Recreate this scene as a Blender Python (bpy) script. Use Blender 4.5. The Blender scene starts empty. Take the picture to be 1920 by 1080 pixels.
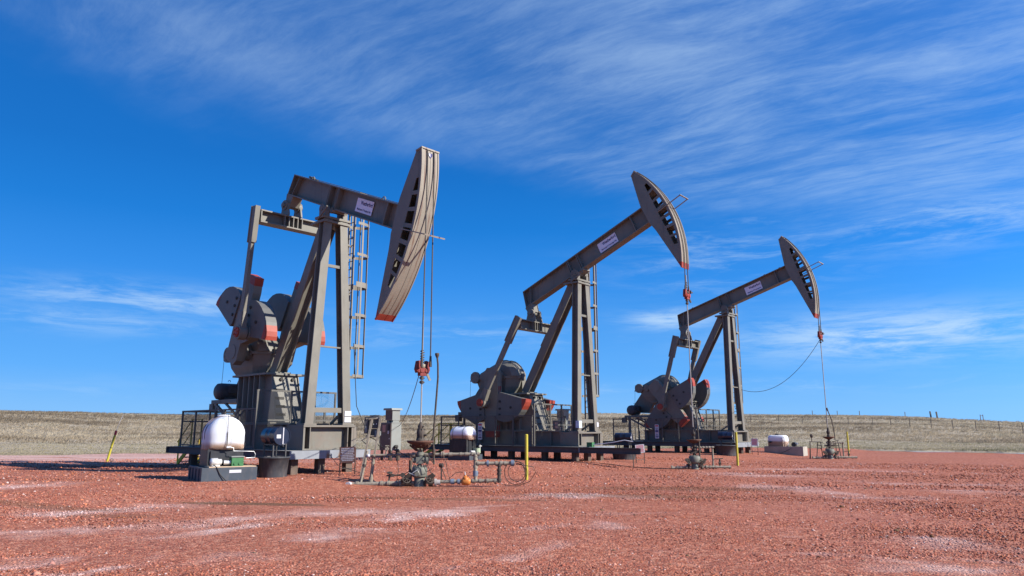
import bpy, math, random
import numpy as np
from mathutils import Matrix, Vector

S = bpy.context.scene
C = S.collection
R = math.radians
PI = math.pi
rng = np.random.default_rng(7)
random.seed(11)

# ---------------------------------------------------------------- camera, sky, sun, exposure
F_PX = 1352.0
PITCH = 0.1932
EYE = 1.6
cam_d = bpy.data.cameras.new('camera')
cam_d.sensor_width = 36.0
cam_d.lens = F_PX / 1920.0 * 36.0
cam_d.clip_start = 0.1
cam_d.clip_end = 9000.0
cam = bpy.data.objects.new('camera', cam_d)
C.objects.link(cam)
cam.location = (0, 0, EYE)
cam.rotation_euler = (PI / 2 + PITCH, 0, 0)
S.camera = cam

SUN_H = Vector((0.935, -0.355, 0)).normalized()      # horizontal direction towards the sun
SUN_EL = R(31)
SUN_STRENGTH = 5.0
SKY_STRENGTH = 0.05
sun_dir = Vector((SUN_H.x * math.cos(SUN_EL), SUN_H.y * math.cos(SUN_EL), math.sin(SUN_EL)))
sun_d = bpy.data.lights.new('sun', 'SUN')
sun_d.energy = SUN_STRENGTH
sun_d.angle = R(0.53)
sun_d.color = (1.0, 0.945, 0.86)
sun = bpy.data.objects.new('sun', sun_d)
C.objects.link(sun)
sun.rotation_euler = (-sun_dir).to_track_quat('-Z', 'Y').to_euler()
sun.location = (40, -20, 40)


class NT:
    """small node-tree helper"""
    def __init__(s, tree):
        s.t = tree
        tree.nodes.clear()

    def n(s, kind, ins=None, **props):
        nd = s.t.nodes.new(kind)
        for k, v in props.items():
            setattr(nd, k, v)
        for k, v in (ins or {}).items():
            sock = nd.inputs[k]
            if isinstance(v, bpy.types.NodeSocket):
                s.t.links.new(v, sock)
            else:
                sock.default_value = v
        return nd

    def math(s, op, a, b=0.0, c=None, clamp=False):
        ins = {0: a, 1: b}
        if c is not None:
            ins[2] = c
        return s.n('ShaderNodeMath', ins, operation=op, use_clamp=clamp).outputs[0]

    def mix(s, f, a, b, mode='MIX'):
        nd = s.n('ShaderNodeMix', None, data_type='RGBA', blend_type=mode)
        for k, v in ((0, f), (6, a), (7, b)):
            if isinstance(v, bpy.types.NodeSocket):
                s.t.links.new(v, nd.inputs[k])
            else:
                nd.inputs[k].default_value = v if k == 0 else (tuple(v) + (1,))[:4]
        return nd.outputs[2]

    def noise(s, vec, scale, detail=4, rough=0.55, dist=0.0):
        return s.n('ShaderNodeTexNoise', {'Vector': vec, 'Scale': scale, 'Detail': detail,
                                          'Roughness': rough, 'Distortion': dist}).outputs[0]

    def ramp(s, f, a, b, smooth=True):
        return s.n('ShaderNodeMapRange', {0: f, 1: a, 2: b, 3: 0.0, 4: 1.0},
                   interpolation_type='SMOOTHSTEP' if smooth else 'LINEAR').outputs[0]

    def mapping(s, vec, loc=(0, 0, 0), rot=(0, 0, 0), scale=(1, 1, 1)):
        # turn first, then stretch along the turned axes
        if any(rot):
            vec = s.n('ShaderNodeMapping', {'Vector': vec, 'Rotation': rot}).outputs[0]
        return s.n('ShaderNodeMapping', {'Vector': vec, 'Location': loc, 'Scale': scale}).outputs[0]


world = bpy.data.worlds.new('World')
S.world = world
world.use_nodes = True
W = NT(world.node_tree)
sky = W.n('ShaderNodeTexSky', sky_type='NISHITA', sun_disc=False)
sky.sun_elevation = SUN_EL
sky.sun_rotation = math.atan2(SUN_H.x, SUN_H.y)
sky.air_density = 1.0
sky.dust_density = 0.25
sky.ozone_density = 2.2
sky.altitude = 700
gen = W.n('ShaderNodeTexCoord').outputs['Generated']
sep = W.n('ShaderNodeSeparateXYZ', {0: gen})
sx, sy, sz = sep.outputs
zc = W.math('MAXIMUM', sz, 0.0)
el = W.math('MULTIPLY', W.math('ARCSINE', sz), 180 / PI)
az = W.math('MULTIPLY', W.math('ARCTAN2', sx, sy), 180 / PI)
# air colour: the sky model, graded by elevation to the deep saturated blue of the photograph
EXPO = 0.85
ramp = W.n('ShaderNodeValToRGB', {0: W.math('DIVIDE', el, 90.0, clamp=True)})
cr = ramp.color_ramp
stops = [(0.0, (0.235, 0.550, 1.0)), (1.5, (0.207, 0.525, 1.0)), (4.3, (0.112, 0.434, 1.0)), (11.4, (0.033, 0.283, 0.855)), (15.6, (0.0105, 0.214, 0.72)),
         (19.8, (0.0075, 0.172, 0.615)), (28.0, (0.0075, 0.138, 0.52)), (50.0, (0.009, 0.108, 0.43)), (90.0, (0.010, 0.095, 0.39))]
while len(cr.elements) < len(stops):
    cr.elements.new(0.5)
for e_, (p_, c_) in zip(cr.elements, stops):
    e_.position = p_ / 90.0
    e_.color = c_ + (1,)
gain = 1.0 / (SKY_STRENGTH * 2 ** EXPO)
grad = W.mix(1.0, ramp.outputs[0], (gain, gain, gain), 'MULTIPLY')
skyc = W.mix(0.965, sky.outputs[0], grad)
# the air brightens gently towards the sun
toward = W.n('ShaderNodeVectorMath', {0: gen, 1: tuple(sun_dir)}, operation='DOT_PRODUCT').outputs['Value']
lift = W.math('ADD', 1.0, W.math('MULTIPLY', W.ramp(toward, -0.05, 0.95), 0.75))
skyc = W.mix(1.0, skyc, W.n('ShaderNodeCombineColor', {0: lift, 1: lift, 2: lift}).outputs[0], 'MULTIPLY')
# cirrus laid out on a plane high above
den = W.math('ADD', zc, 0.06)
px_ = W.math('DIVIDE', sx, den)
py_ = W.math('DIVIDE', sy, den)
pl = W.n('ShaderNodeCombineXYZ', {0: px_, 1: py_, 2: 0.0}).outputs[0]
warp = W.n('ShaderNodeTexNoise', {'Vector': pl, 'Scale': 0.9, 'Detail': 4.0}).outputs[1]
wv_ = W.n('ShaderNodeVectorMath', {0: W.n('ShaderNodeVectorMath', {0: warp, 1: (0.5, 0.5, 0.5)}, operation='SUBTRACT').outputs[0], 1: (0.42, 0.42, 0.0)}, operation='MULTIPLY').outputs[0]
plw = W.n('ShaderNodeVectorMath', {0: pl, 1: wv_}, operation='ADD').outputs[0]
stA = W.mapping(plw, rot=(0, 0, R(33)), scale=(0.75, 2.5, 1))
stB = W.mapping(plw, loc=(4, 2, 0), rot=(0, 0, R(37)), scale=(2.4, 8.0, 1))
n1 = W.noise(stA, 1.0, 8, 0.66)
n2 = W.noise(stB, 1.0, 9, 0.70)
n3 = W.noise(W.mapping(pl, loc=(3.3, 1.2, 0)), 1.1, 5, 0.55)
n4 = W.noise(W.mapping(plw, loc=(1.7, 6.1, 0)), 1.7, 7, 0.6)
thr = W.math('MINIMUM', W.math('MAXIMUM', W.math('SUBTRACT', 19.0, W.math('MULTIPLY', az, 0.19)), 8.0), 28.5)
thr = W.math('ADD', thr, W.math('MULTIPLY', W.math('SUBTRACT', n3, 0.5), 11.0))
band = W.ramp(W.math('SUBTRACT', el, thr), -1.5, 4.5)
streak = W.ramp(W.math('ADD', W.math('MULTIPLY', n1, 0.6), W.math('MULTIPLY', n2, 0.4)), 0.40, 0.70)
veil = W.ramp(W.math('ADD', W.math('MULTIPLY', n4, 0.55), W.math('MULTIPLY', n2, 0.45)), 0.36, 0.66)
right = W.ramp(az, -14.0, 20.0)
upper = W.math('ADD', W.math('MULTIPLY', veil, W.math('SUBTRACT', 0.16, W.math('MULTIPLY', right, 0.02))),
               W.math('MULTIPLY', streak, W.math('ADD', 0.09, W.math('MULTIPLY', right, 0.22))))
upper = W.math('MULTIPLY', W.math('ADD', upper, 0.05), band)
# thinner towards the top of the sky
upper = W.math('MULTIPLY', upper, W.math('SUBTRACT', 1.0, W.math('MULTIPLY', W.ramp(el, 30.0, 55.0), 0.7)))


def patch(a0, e0, wa, we, lo, hi, amp):
    """a bank of low cloud in one direction of the sky"""
    da = W.math('DIVIDE', W.math('SUBTRACT', az, a0), wa)
    de = W.math('DIVIDE', W.math('SUBTRACT', el, e0), we)
    d2 = W.math('ADD', W.math('MULTIPLY', da, da), W.math('MULTIPLY', de, de))
    g = W.math('EXPONENT', W.math('MULTIPLY', d2, -1.0))
    ae = W.n('ShaderNodeCombineXYZ', {0: W.math('MULTIPLY', az, 0.15), 1: W.math('MULTIPLY', el, 0.95), 2: a0 * 0.37}).outputs[0]
    nn = W.noise(ae, 1.0, 9, 0.68, 0.35)
    return W.math('MULTIPLY', W.math('MULTIPLY', W.ramp(nn, lo, hi), g), amp)


lows = [patch(-27, 9.0, 7.5, 1.0, 0.36, 0.66, 0.75), patch(-30, 7.4, 8, 0.9, 0.40, 0.7, 0.4), patch(28.0, 6.5, 9.5, 1.6, 0.32, 0.62, 0.95), patch(12.5, 8.4, 3.4, 0.8, 0.32, 0.64, 0.8),
        patch(-4, 7.3, 10, 1.2, 0.42, 0.75, 0.40), patch(18, 13.0, 8, 3.0, 0.42, 0.78, 0.5), patch(33, 14.0, 9, 1.7, 0.36, 0.7, 0.55),
        patch(20, 3.2, 40, 0.6, 0.45, 0.7, 0.25), patch(-24, 2.6, 14, 0.5, 0.45, 0.7, 0.22), patch(70, 8, 15, 2, 0.4, 0.7, 0.6),
        patch(-75, 9, 16, 2, 0.4, 0.7, 0.6), patch(130, 8, 20, 2, 0.4, 0.7, 0.6), patch(-140, 8, 20, 2, 0.4, 0.7, 0.6)]
mask = upper
for l in lows:
    mask = W.math('MAXIMUM', mask, l)
mask = W.math('MINIMUM', mask, 0.9)
cloud = W.mix(mask, skyc, tuple(gain * c_ for c_ in (0.55, 0.76, 1.0)))
bg = W.n('ShaderNodeBackground', {'Color': cloud, 'Strength': SKY_STRENGTH})
W.n('ShaderNodeOutputWorld', {'Surface': bg.outputs[0]})

S.view_settings.view_transform = 'Standard'
S.view_settings.look = 'None'
S.view_settings.gamma = 1.0
S.view_settings.use_curve_mapping = False
S.view_settings.exposure = EXPO
S.render.engine = 'CYCLES'
S.cycles.max_bounces = 6
S.cycles.transparent_max_bounces = 8


# ---------------------------------------------------------------- materials
def mat(name, col, rough=0.6, metal=0.0, vary=0.12, scale=3.0, dirt=None, dirt_amt=0.0, bump=0.0, bscale=40.0, spec=0.25, extra=None, glow=0.0):
    m = bpy.data.materials.new(name)
    m.use_nodes = True
    N = NT(m.node_tree)
    co = N.n('ShaderNodeTexCoord').outputs['Object']
    nz = N.noise(co, scale, 6, 0.6)
    f = N.ramp(nz, 0.25, 0.75)
    lo = tuple(c * (1 - vary) for c in col)
    hi = tuple(min(1, c * (1 + vary)) for c in col)
    c = N.mix(f, lo, hi)
    if dirt:
        d = N.noise(N.mapping(co, loc=(5, 1, 2), scale=(1, 1, 0.35)), scale * 2.3, 7, 0.65)
        c = N.mix(N.math('MULTIPLY', N.ramp(d, 0.48, 0.78), dirt_amt), c, dirt)
    if extra:
        c = extra(N, co, c)
    b = N.n('ShaderNodeBsdfPrincipled', {'Base Color': c, 'Roughness': rough, 'Metallic': metal, 'Specular IOR Level': spec})
    if bump:
        bn = N.noise(co, bscale, 5, 0.6)
        bm = N.n('ShaderNodeBump', {'Strength': bump, 'Distance': 0.02, 'Height': bn})
        N.t.links.new(bm.outputs[0], b.inputs['Normal'])
    surf = b.outputs[0]
    if glow:                                   # milky plastic: daylight spreads through the wall
        b.inputs['Subsurface Weight'].default_value = glow
        b.inputs['Subsurface Radius'].default_value = (1.0, 0.95, 0.9)
        b.inputs['Subsurface Scale'].default_value = 0.30
    N.n('ShaderNodeOutputMaterial', {'Surface': surf})
    return m


def strip_rust(N, co, c):
    sp = N.n('ShaderNodeSeparateXYZ', {0: co})
    ay = N.math('ABSOLUTE', sp.outputs[1])
    wob = N.math('MULTIPLY', N.math('SUBTRACT', N.noise(N.mapping(co, scale=(1, 1, 0.8)), 1.3, 3), 0.5), 0.16)
    d = N.math('ABSOLUTE', N.math('SUBTRACT', N.math('ADD', ay, wob), 0.185))
    l = N.math('SUBTRACT', 1.0, N.ramp(d, 0.010, 0.045))
    low = N.ramp(N.noise(co, 0.8, 3), 0.3, 0.6)
    c = N.mix(N.math('MULTIPLY', l, N.math('MULTIPLY', low, 0.85)), c, (0.10, 0.032, 0.02))
    st = N.noise(N.mapping(co, scale=(1, 14, 0.25)), 1.0, 5, 0.6)
    return N.mix(N.math('MULTIPLY', N.ramp(st, 0.55, 0.75), 0.14), c, (0.20, 0.13, 0.09))


def liquid(z0, z1, bz):
    """translucent tank wall: the brown liquid inside shows below its level"""
    def f(N, co, c):
        sp = N.n('ShaderNodeSeparateXYZ', {0: co})
        w = N.math('ADD', sp.outputs[2], N.math('MULTIPLY', N.noise(co, 2.0, 2), 0.03))
        lv = N.math('SUBTRACT', 1.0, N.ramp(w, z0, z1))
        return N.mix(N.math('MULTIPLY', lv, bz), c, (0.27, 0.14, 0.055))
    return f


def drips(N, co, c):
    st = N.noise(N.mapping(co, scale=(6, 6, 0.3)), 1.0, 5, 0.6)
    return N.mix(N.math('MULTIPLY', N.ramp(st, 0.52, 0.72), 0.45), c, (0.22, 0.22, 0.23))


def site_dust(N, co, c):
    """red dust low down, thin rust and grease runs"""
    sp = N.n('ShaderNodeSeparateXYZ', {0: co})
    run = N.noise(N.mapping(co, scale=(5, 5, 0.45)), 1.0, 6, 0.65)
    c = N.mix(N.math('MULTIPLY', N.ramp(run, 0.56, 0.74), 0.45), c, (0.075, 0.055, 0.04))
    rust = N.noise(N.mapping(co, loc=(3, 8, 1), scale=(3, 3, 0.8)), 1.0, 7, 0.7)
    c = N.mix(N.math('MULTIPLY', N.ramp(rust, 0.64, 0.74), 0.5), c, (0.14, 0.06, 0.03))
    low = N.math('MULTIPLY', N.math('SUBTRACT', 1.0, N.ramp(sp.outputs[2], 0.8, 2.6)), N.ramp(N.noise(co, 1.8, 6, 0.65), 0.35, 0.7))
    return N.mix(N.math('MULTIPLY', low, 0.30), c, (0.22, 0.11, 0.075))


PAINT = mat('olive_paint', (0.155, 0.147, 0.124), 0.5, 0, 0.12, 1.1, (0.10, 0.085, 0.065), 0.35, 0.05, 60, extra=site_dust)
CWP = mat('grey_weight_paint', (0.108, 0.108, 0.102), 0.5, 0, 0.10, 1.3, (0.085, 0.075, 0.065), 0.4)
STRIP = mat('worn_olive_paint', (0.235, 0.207, 0.168), 0.55, 0, 0.08, 1.5, extra=strip_rust)
STEELT = mat('tan_ladder_paint', (0.185, 0.172, 0.145), 0.5, 0, 0.08, 2)
REDP = mat('red_orange_paint', (0.27, 0.047, 0.030), 0.5, 0, 0.15, 4, (0.2, 0.06, 0.04), 0.4)
DKRED = mat('dark_red_paint', (0.25, 0.03, 0.025), 0.5, 0, 0.2, 6)
DARK = mat('dark_steel_and_hole_shade', (0.035, 0.033, 0.03), 0.6, 0, 0.2, 5)
MOTOR = mat('charcoal_motor_paint', (0.06, 0.06, 0.062), 0.5, 0, 0.15, 5)
GALV = mat('weathered_galvanised_steel', (0.20, 0.20, 0.20), 0.6, 0.0, 0.14, 2.2, (0.14, 0.09, 0.06), 0.25, extra=drips)


def end_rust(N, co, c):
    c = drips(N, co, c)
    sp = N.n('ShaderNodeSeparateXYZ', {0: co})
    for n0 in (-0.35, 0.10):
        wob = N.math('MULTIPLY', N.math('SUBTRACT', N.noise(co, 9.0, 3), 0.5), 0.08)
        d = N.math('ABSOLUTE', N.math('ADD', N.math('SUBTRACT', sp.outputs[1], n0), wob))
        f = N.math('MULTIPLY', N.math('SUBTRACT', 1.0, N.ramp(d, 0.03, 0.09)), N.math('SUBTRACT', 1.0, N.ramp(sp.outputs[2], 0.60, 0.78)))
        c = N.mix(N.math('MULTIPLY', f, 0.85), c, (0.17, 0.085, 0.03))
    return c


GALVE = mat('pale_galvanised_steel', (0.20, 0.215, 0.235), 0.55, 0.0, 0.12, 2.2, extra=end_rust)
SIDE_SHADE = mat('shaded_platform_steel', (0.060, 0.062, 0.066), 0.6, 0, 0.15, 2.0, (0.09, 0.07, 0.06), 0.3)  # darkened copy of the deck steel: shade of the sides put into the colour
PILE = mat('rusty_pile_steel', (0.10, 0.075, 0.06), 0.8, 0, 0.25, 4, (0.05, 0.03, 0.02), 0.5)
GUARD = mat('guard_frame_paint', (0.095, 0.09, 0.08), 0.6, 0, 0.15, 5)
WIRE = mat('guard_wire', (0.11, 0.105, 0.095), 0.6, 0, 0.1, 5)
PIPE = mat('weathered_pipe', (0.235, 0.205, 0.160), 0.65, 0, 0.25, 9, (0.11, 0.06, 0.035), 0.7, 0.2, 60)
PIPED = mat('dark_valve_iron', (0.06, 0.05, 0.042), 0.7, 0, 0.3, 12, (0.16, 0.07, 0.04), 0.4)
PIPEB = mat('blue_grey_union', (0.12, 0.15, 0.20), 0.55, 0, 0.2, 9)
HEADG = mat('grey_green_wellhead_paint', (0.145, 0.15, 0.125), 0.6, 0, 0.15, 7, (0.12, 0.08, 0.05), 0.5)
RUSTPAN = mat('rusty_pan', (0.095, 0.048, 0.034), 0.8, 0, 0.3, 7, (0.05, 0.03, 0.025), 0.6)
ORANGE = mat('orange_valve_paint', (0.48, 0.165, 0.04), 0.45, 0, 0.1, 9)
ROPE = mat('wire_rope', (0.07, 0.062, 0.055), 0.6, 0, 0.2, 20)
RODM = mat('polished_rod_steel', (0.34, 0.31, 0.28), 0.35, 0.3, 0.1, 5)
WHITEP = mat('white_polyethylene', (0.55, 0.57, 0.60), 0.55, 0, 0.04, 2, glow=0.75, extra=liquid(1.06, 1.24, 0.80))
WHITEP2 = mat('white_polyethylene_small_tank', (0.72, 0.72, 0.76), 0.6, 0, 0.04, 2, glow=1.0, extra=liquid(1.08, 1.20, 0.8))
WHITEP3 = mat('white_polyethylene_square_tank', (0.68, 0.69, 0.73), 0.4, 0, 0.04, 2, glow=0.9, extra=liquid(0.72, 0.86, 0.8))
BLACKP = mat('black_plastic', (0.028, 0.030, 0.034), 0.42, 0, 0.2, 3, (0.12, 0.10, 0.09), 0.25)
TUBP = mat('dusty_black_plastic', (0.045, 0.048, 0.055), 0.6, 0, 0.3, 2.5, (0.17, 0.14, 0.125), 0.6)
BASINP = mat('slate_plastic', (0.048, 0.060, 0.076), 0.5, 0, 0.15, 3, (0.2, 0.15, 0.12), 0.25)
NAVY = mat('navy_drum_paint', (0.007, 0.012, 0.032), 0.28, 0, 0.2, 3, (0.06, 0.03, 0.02), 0.4, spec=0.6)
GREEN = mat('green_pump_paint', (0.045, 0.15, 0.06), 0.5, 0, 0.2, 6)
YELLOW = mat('yellow_paint', (0.42, 0.36, 0.045), 0.45, 0, 0.08, 4, (0.4, 0.3, 0.1), 0.3)
YELLOWD = mat('faded_yellow_paint', (0.66, 0.43, 0.04), 0.6, 0, 0.15, 4)
WHITE = mat('white_sign', (0.48, 0.48, 0.51), 0.5, 0, 0.03, 3)
LILAC = mat('pale_brand_sign', (0.68, 0.66, 0.76), 0.5, 0, 0.03, 3)
BLUEINK = mat('blue_ink', (0.03, 0.03, 0.12), 0.6, 0, 0.0, 3)
REDINK = mat('red_ink', (0.45, 0.06, 0.07), 0.6, 0, 0.0, 3)
BROWNSIGN = mat('brown_sign', (0.17, 0.095, 0.075), 0.6, 0, 0.1, 4)
CABG = mat('cabinet_paint', (0.20, 0.213, 0.20), 0.5, 0, 0.06, 2, (0.2, 0.18, 0.15), 0.25)
CABD = mat('cabinet_door_paint', (0.115, 0.09, 0.078), 0.5, 0, 0.1, 2)
CONC = mat('concrete', (0.31, 0.285, 0.245), 0.85, 0, 0.12, 3, (0.22, 0.15, 0.12), 0.4, 0.2, 30)
WOOD = mat('weathered_post_wood', (0.13, 0.11, 0.09), 0.85, 0, 0.2, 8)
RUBBER = mat('black_hose', (0.03, 0.028, 0.027), 0.55, 0, 0.2, 8)
BOARD = mat('plywood', (0.45, 0.33, 0.22), 0.7, 0, 0.1, 6)
CHROME = mat('bare_metal_pump', (0.55, 0.55, 0.54), 0.4, 0.4, 0.2, 8)


# dark oily smears: x, y, half width, half depth, strength
STAINS = ((-5.6, 16.1, 1.9, 0.36, 0.9), (-1.6, 17.5, 3.2, 0.35, 0.5), (2.6, 18.2, 3.0, 0.6, 0.5), (-7.5, 14.0, 1.2, 0.3, 0.35), (4.6, 20.5, 3.5, 0.8, 0.45), (-2.0, 20.4, 1.6, 0.5, 0.4), (-9.5, 15.2, 2.0, 0.3, 0.5))


def ground_material():
    m = bpy.data.materials.new('red_scoria_gravel')
    m.use_nodes = True
    N = NT(m.node_tree)
    co = N.n('ShaderNodeTexCoord').outputs['Object']
    big = N.noise(co, 0.22, 5, 0.6)
    mid = N.noise(co, 1.6, 6, 0.65)
    c = N.mix(N.ramp(big, 0.3, 0.7), (0.392, 0.112, 0.054), (0.375, 0.126, 0.080))
    c = N.mix(N.math('MULTIPLY', N.ramp(mid, 0.35, 0.75), 0.55), c, (0.285, 0.080, 0.048))
    # individual chips
    v = N.n('ShaderNodeTexVoronoi', {'Vector': co, 'Scale': 34.0}, feature='F1')
    ch = N.n('ShaderNodeSeparateColor', {0: v.outputs['Color']})
    c = N.mix(N.math('MULTIPLY', N.ramp(ch.outputs[0], 0.50, 1.0), 0.65), c, (0.666, 0.330, 0.211))
    c = N.mix(N.math('MULTIPLY', N.ramp(ch.outputs[1], 0.60, 1.0), 0.80), c, (0.131, 0.037, 0.025))
    v2 = N.n('ShaderNodeTexVoronoi', {'Vector': co, 'Scale': 11.0}, feature='F1')
    ch2 = N.n('ShaderNodeSeparateColor', {0: v2.outputs['Color']})
    c = N.mix(N.math('MULTIPLY', N.ramp(ch2.outputs[1], 0.66, 1.0), 0.45), c, (0.178, 0.053, 0.033))
    c = N.mix(N.math('MULTIPLY', N.ramp(ch2.outputs[2], 0.70, 1.0), 0.40), c, (0.619, 0.297, 0.192))
    # wheel tracks: long faint lines
    wv = N.n('ShaderNodeTexNoise', {'Vector': co, 'Scale': 0.13, 'Detail': 3.0}).outputs[1]
    cw = N.n('ShaderNodeVectorMath', {0: co, 1: N.n('ShaderNodeVectorMath', {0: wv, 1: (4, 4, 0)}, operation='MULTIPLY').outputs[0]}, operation='ADD').outputs[0]
    tr = N.noise(N.mapping(cw, loc=(1, 4, 0), rot=(0, 0, R(-7)), scale=(0.045, 1.7, 1)), 1.0, 4, 0.6)
    trm = N.ramp(N.noise(cw, 0.12, 3), 0.42, 0.62)
    c = N.mix(N.math('MULTIPLY', N.math('MULTIPLY', N.ramp(tr, 0.52, 0.66), trm), 0.55), c, (0.238, 0.083, 0.048))
    # pale salt crust in patches and along the tracks
    salt = N.n('ShaderNodeSeparateColor', {0: N.n('ShaderNodeAttribute', attribute_name='salt').outputs['Color']}).outputs[0]
    fine = N.ramp(N.math('ADD', N.math('MULTIPLY', N.noise(co, 6.0, 7, 0.72), 0.6), N.math('MULTIPLY', N.noise(co, 22.0, 4, 0.7), 0.4)), 0.36, 0.62)
    salt = N.math('MULTIPLY', salt, N.math('ADD', 0.35, N.math('MULTIPLY', fine, 0.75)))
    c = N.mix(N.math('MULTIPLY', salt, 0.97), c, (0.666, 0.473, 0.413))
    # old dusty wheel path in front of the grass on the left
    sp = N.n('ShaderNodeSeparateXYZ', {0: co})
    far = N.math('MULTIPLY', N.ramp(sp.outputs[1], 27.0, 35.0), N.ramp(N.math('MULTIPLY', sp.outputs[0], -1.0), 4.0, 16.0))
    st = N.noise(N.mapping(cw, rot=(0, 0, R(4)), scale=(0.05, 1.2, 1)), 1.0, 5, 0.6)
    c = N.mix(N.math('MULTIPLY', N.math('MULTIPLY', far, N.ramp(st, 0.32, 0.60)), 0.85), c, (0.571, 0.396, 0.346))
    # dark oily smears
    dk = N.noise(N.mapping(cw, loc=(2, 9, 0), rot=(0, 0, R(-5)), scale=(0.13, 1.3, 1)), 1.0, 6, 0.6)
    c = N.mix(N.math('MULTIPLY', N.ramp(dk, 0.62, 0.80), 0.40), c, (0.143, 0.061, 0.034))
    edge = N.math('MULTIPLY', N.math('SUBTRACT', N.noise(co, 2.5, 5, 0.7), 0.5), 1.3)
    for x0, y0, wx, wy, am in STAINS:
        dx = N.math('DIVIDE', N.math('SUBTRACT', sp.outputs[0], x0), wx)
        dy = N.math('DIVIDE', N.math('SUBTRACT', N.math('ADD', sp.outputs[1], N.math('MULTIPLY', sp.outputs[0], 0.16)), y0 + 0.16 * x0), wy)
        d2 = N.math('ADD', N.math('ADD', N.math('MULTIPLY', dx, dx), N.math('MULTIPLY', dy, dy)), edge)
        c = N.mix(N.math('MULTIPLY', N.math('SUBTRACT', 1.0, N.ramp(d2, 0.35, 1.1)), am * 0.85), c, (0.113, 0.066, 0.035))
    b = N.n('ShaderNodeBsdfPrincipled', {'Base Color': c, 'Roughness': 0.9, 'Specular IOR Level': 0.2})
    h = N.math('ADD', N.math('MULTIPLY', N.math('SUBTRACT', 1.0, v.outputs['Distance']), 0.6),
               N.math('ADD', N.math('MULTIPLY', N.noise(co, 14.0, 5, 0.7), 1.1), N.math('MULTIPLY', N.noise(co, 2.5, 4, 0.6), 1.2)))
    bm = N.n('ShaderNodeBump', {'Strength': 0.9, 'Distance': 0.045, 'Height': h})
    N.t.links.new(bm.outputs[0], b.inputs['Normal'])
    N.n('ShaderNodeOutputMaterial', {'Surface': b.outputs[0]})
    return m


def prairie_material():
    m = bpy.data.materials.new('dry_prairie_grass')
    m.use_nodes = True
    N = NT(m.node_tree)
    co = N.n('ShaderNodeTexCoord').outputs['Object']
    big = N.noise(N.mapping(co, scale=(1, 1.0, 1)), 0.06, 5, 0.6)
    mid = N.noise(N.mapping(co, scale=(0.35, 1, 1)), 0.5, 6, 0.7)
    c = N.mix(N.ramp(big, 0.3, 0.7), (0.290, 0.242, 0.175), (0.370, 0.315, 0.235))
    c = N.mix(N.math('MULTIPLY', N.ramp(mid, 0.45, 0.75), 0.6), c, (0.16, 0.138, 0.105))
    gr = N.noise(co, 0.12, 4, 0.6)
    c = N.mix(N.math('MULTIPLY', N.ramp(gr, 0.52, 0.72), 0.35), c, (0.17, 0.17, 0.075))
    b = N.n('ShaderNodeBsdfPrincipled', {'Base Color': c, 'Roughness': 0.95, 'Specular IOR Level': 0.1})
    bm = N.n('ShaderNodeBump', {'Strength': 0.8, 'Distance': 0.25, 'Height': N.noise(co, 1.6, 6, 0.7)})
    N.t.links.new(bm.outputs[0], b.inputs['Normal'])
    N.n('ShaderNodeOutputMaterial', {'Surface': b.outputs[0]})
    return m


def tint_material(name, rough=0.9, glow=0.0):
    m = bpy.data.materials.new(name)
    m.use_nodes = True
    N = NT(m.node_tree)
    a = N.n('ShaderNodeAttribute', attribute_name='tint')
    b = N.n('ShaderNodeBsdfPrincipled', {'Base Color': a.outputs['Color'], 'Roughness': rough, 'Specular IOR Level': 0.1})
    surf = b.outputs[0]
    if glow:
        tl = N.n('ShaderNodeBsdfTranslucent', {'Color': a.outputs['Color']})
        surf = N.n('ShaderNodeMixShader', {0: glow, 1: surf, 2: tl.outputs[0]}).outputs[0]
    N.n('ShaderNodeOutputMaterial', {'Surface': surf})
    return m


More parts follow.
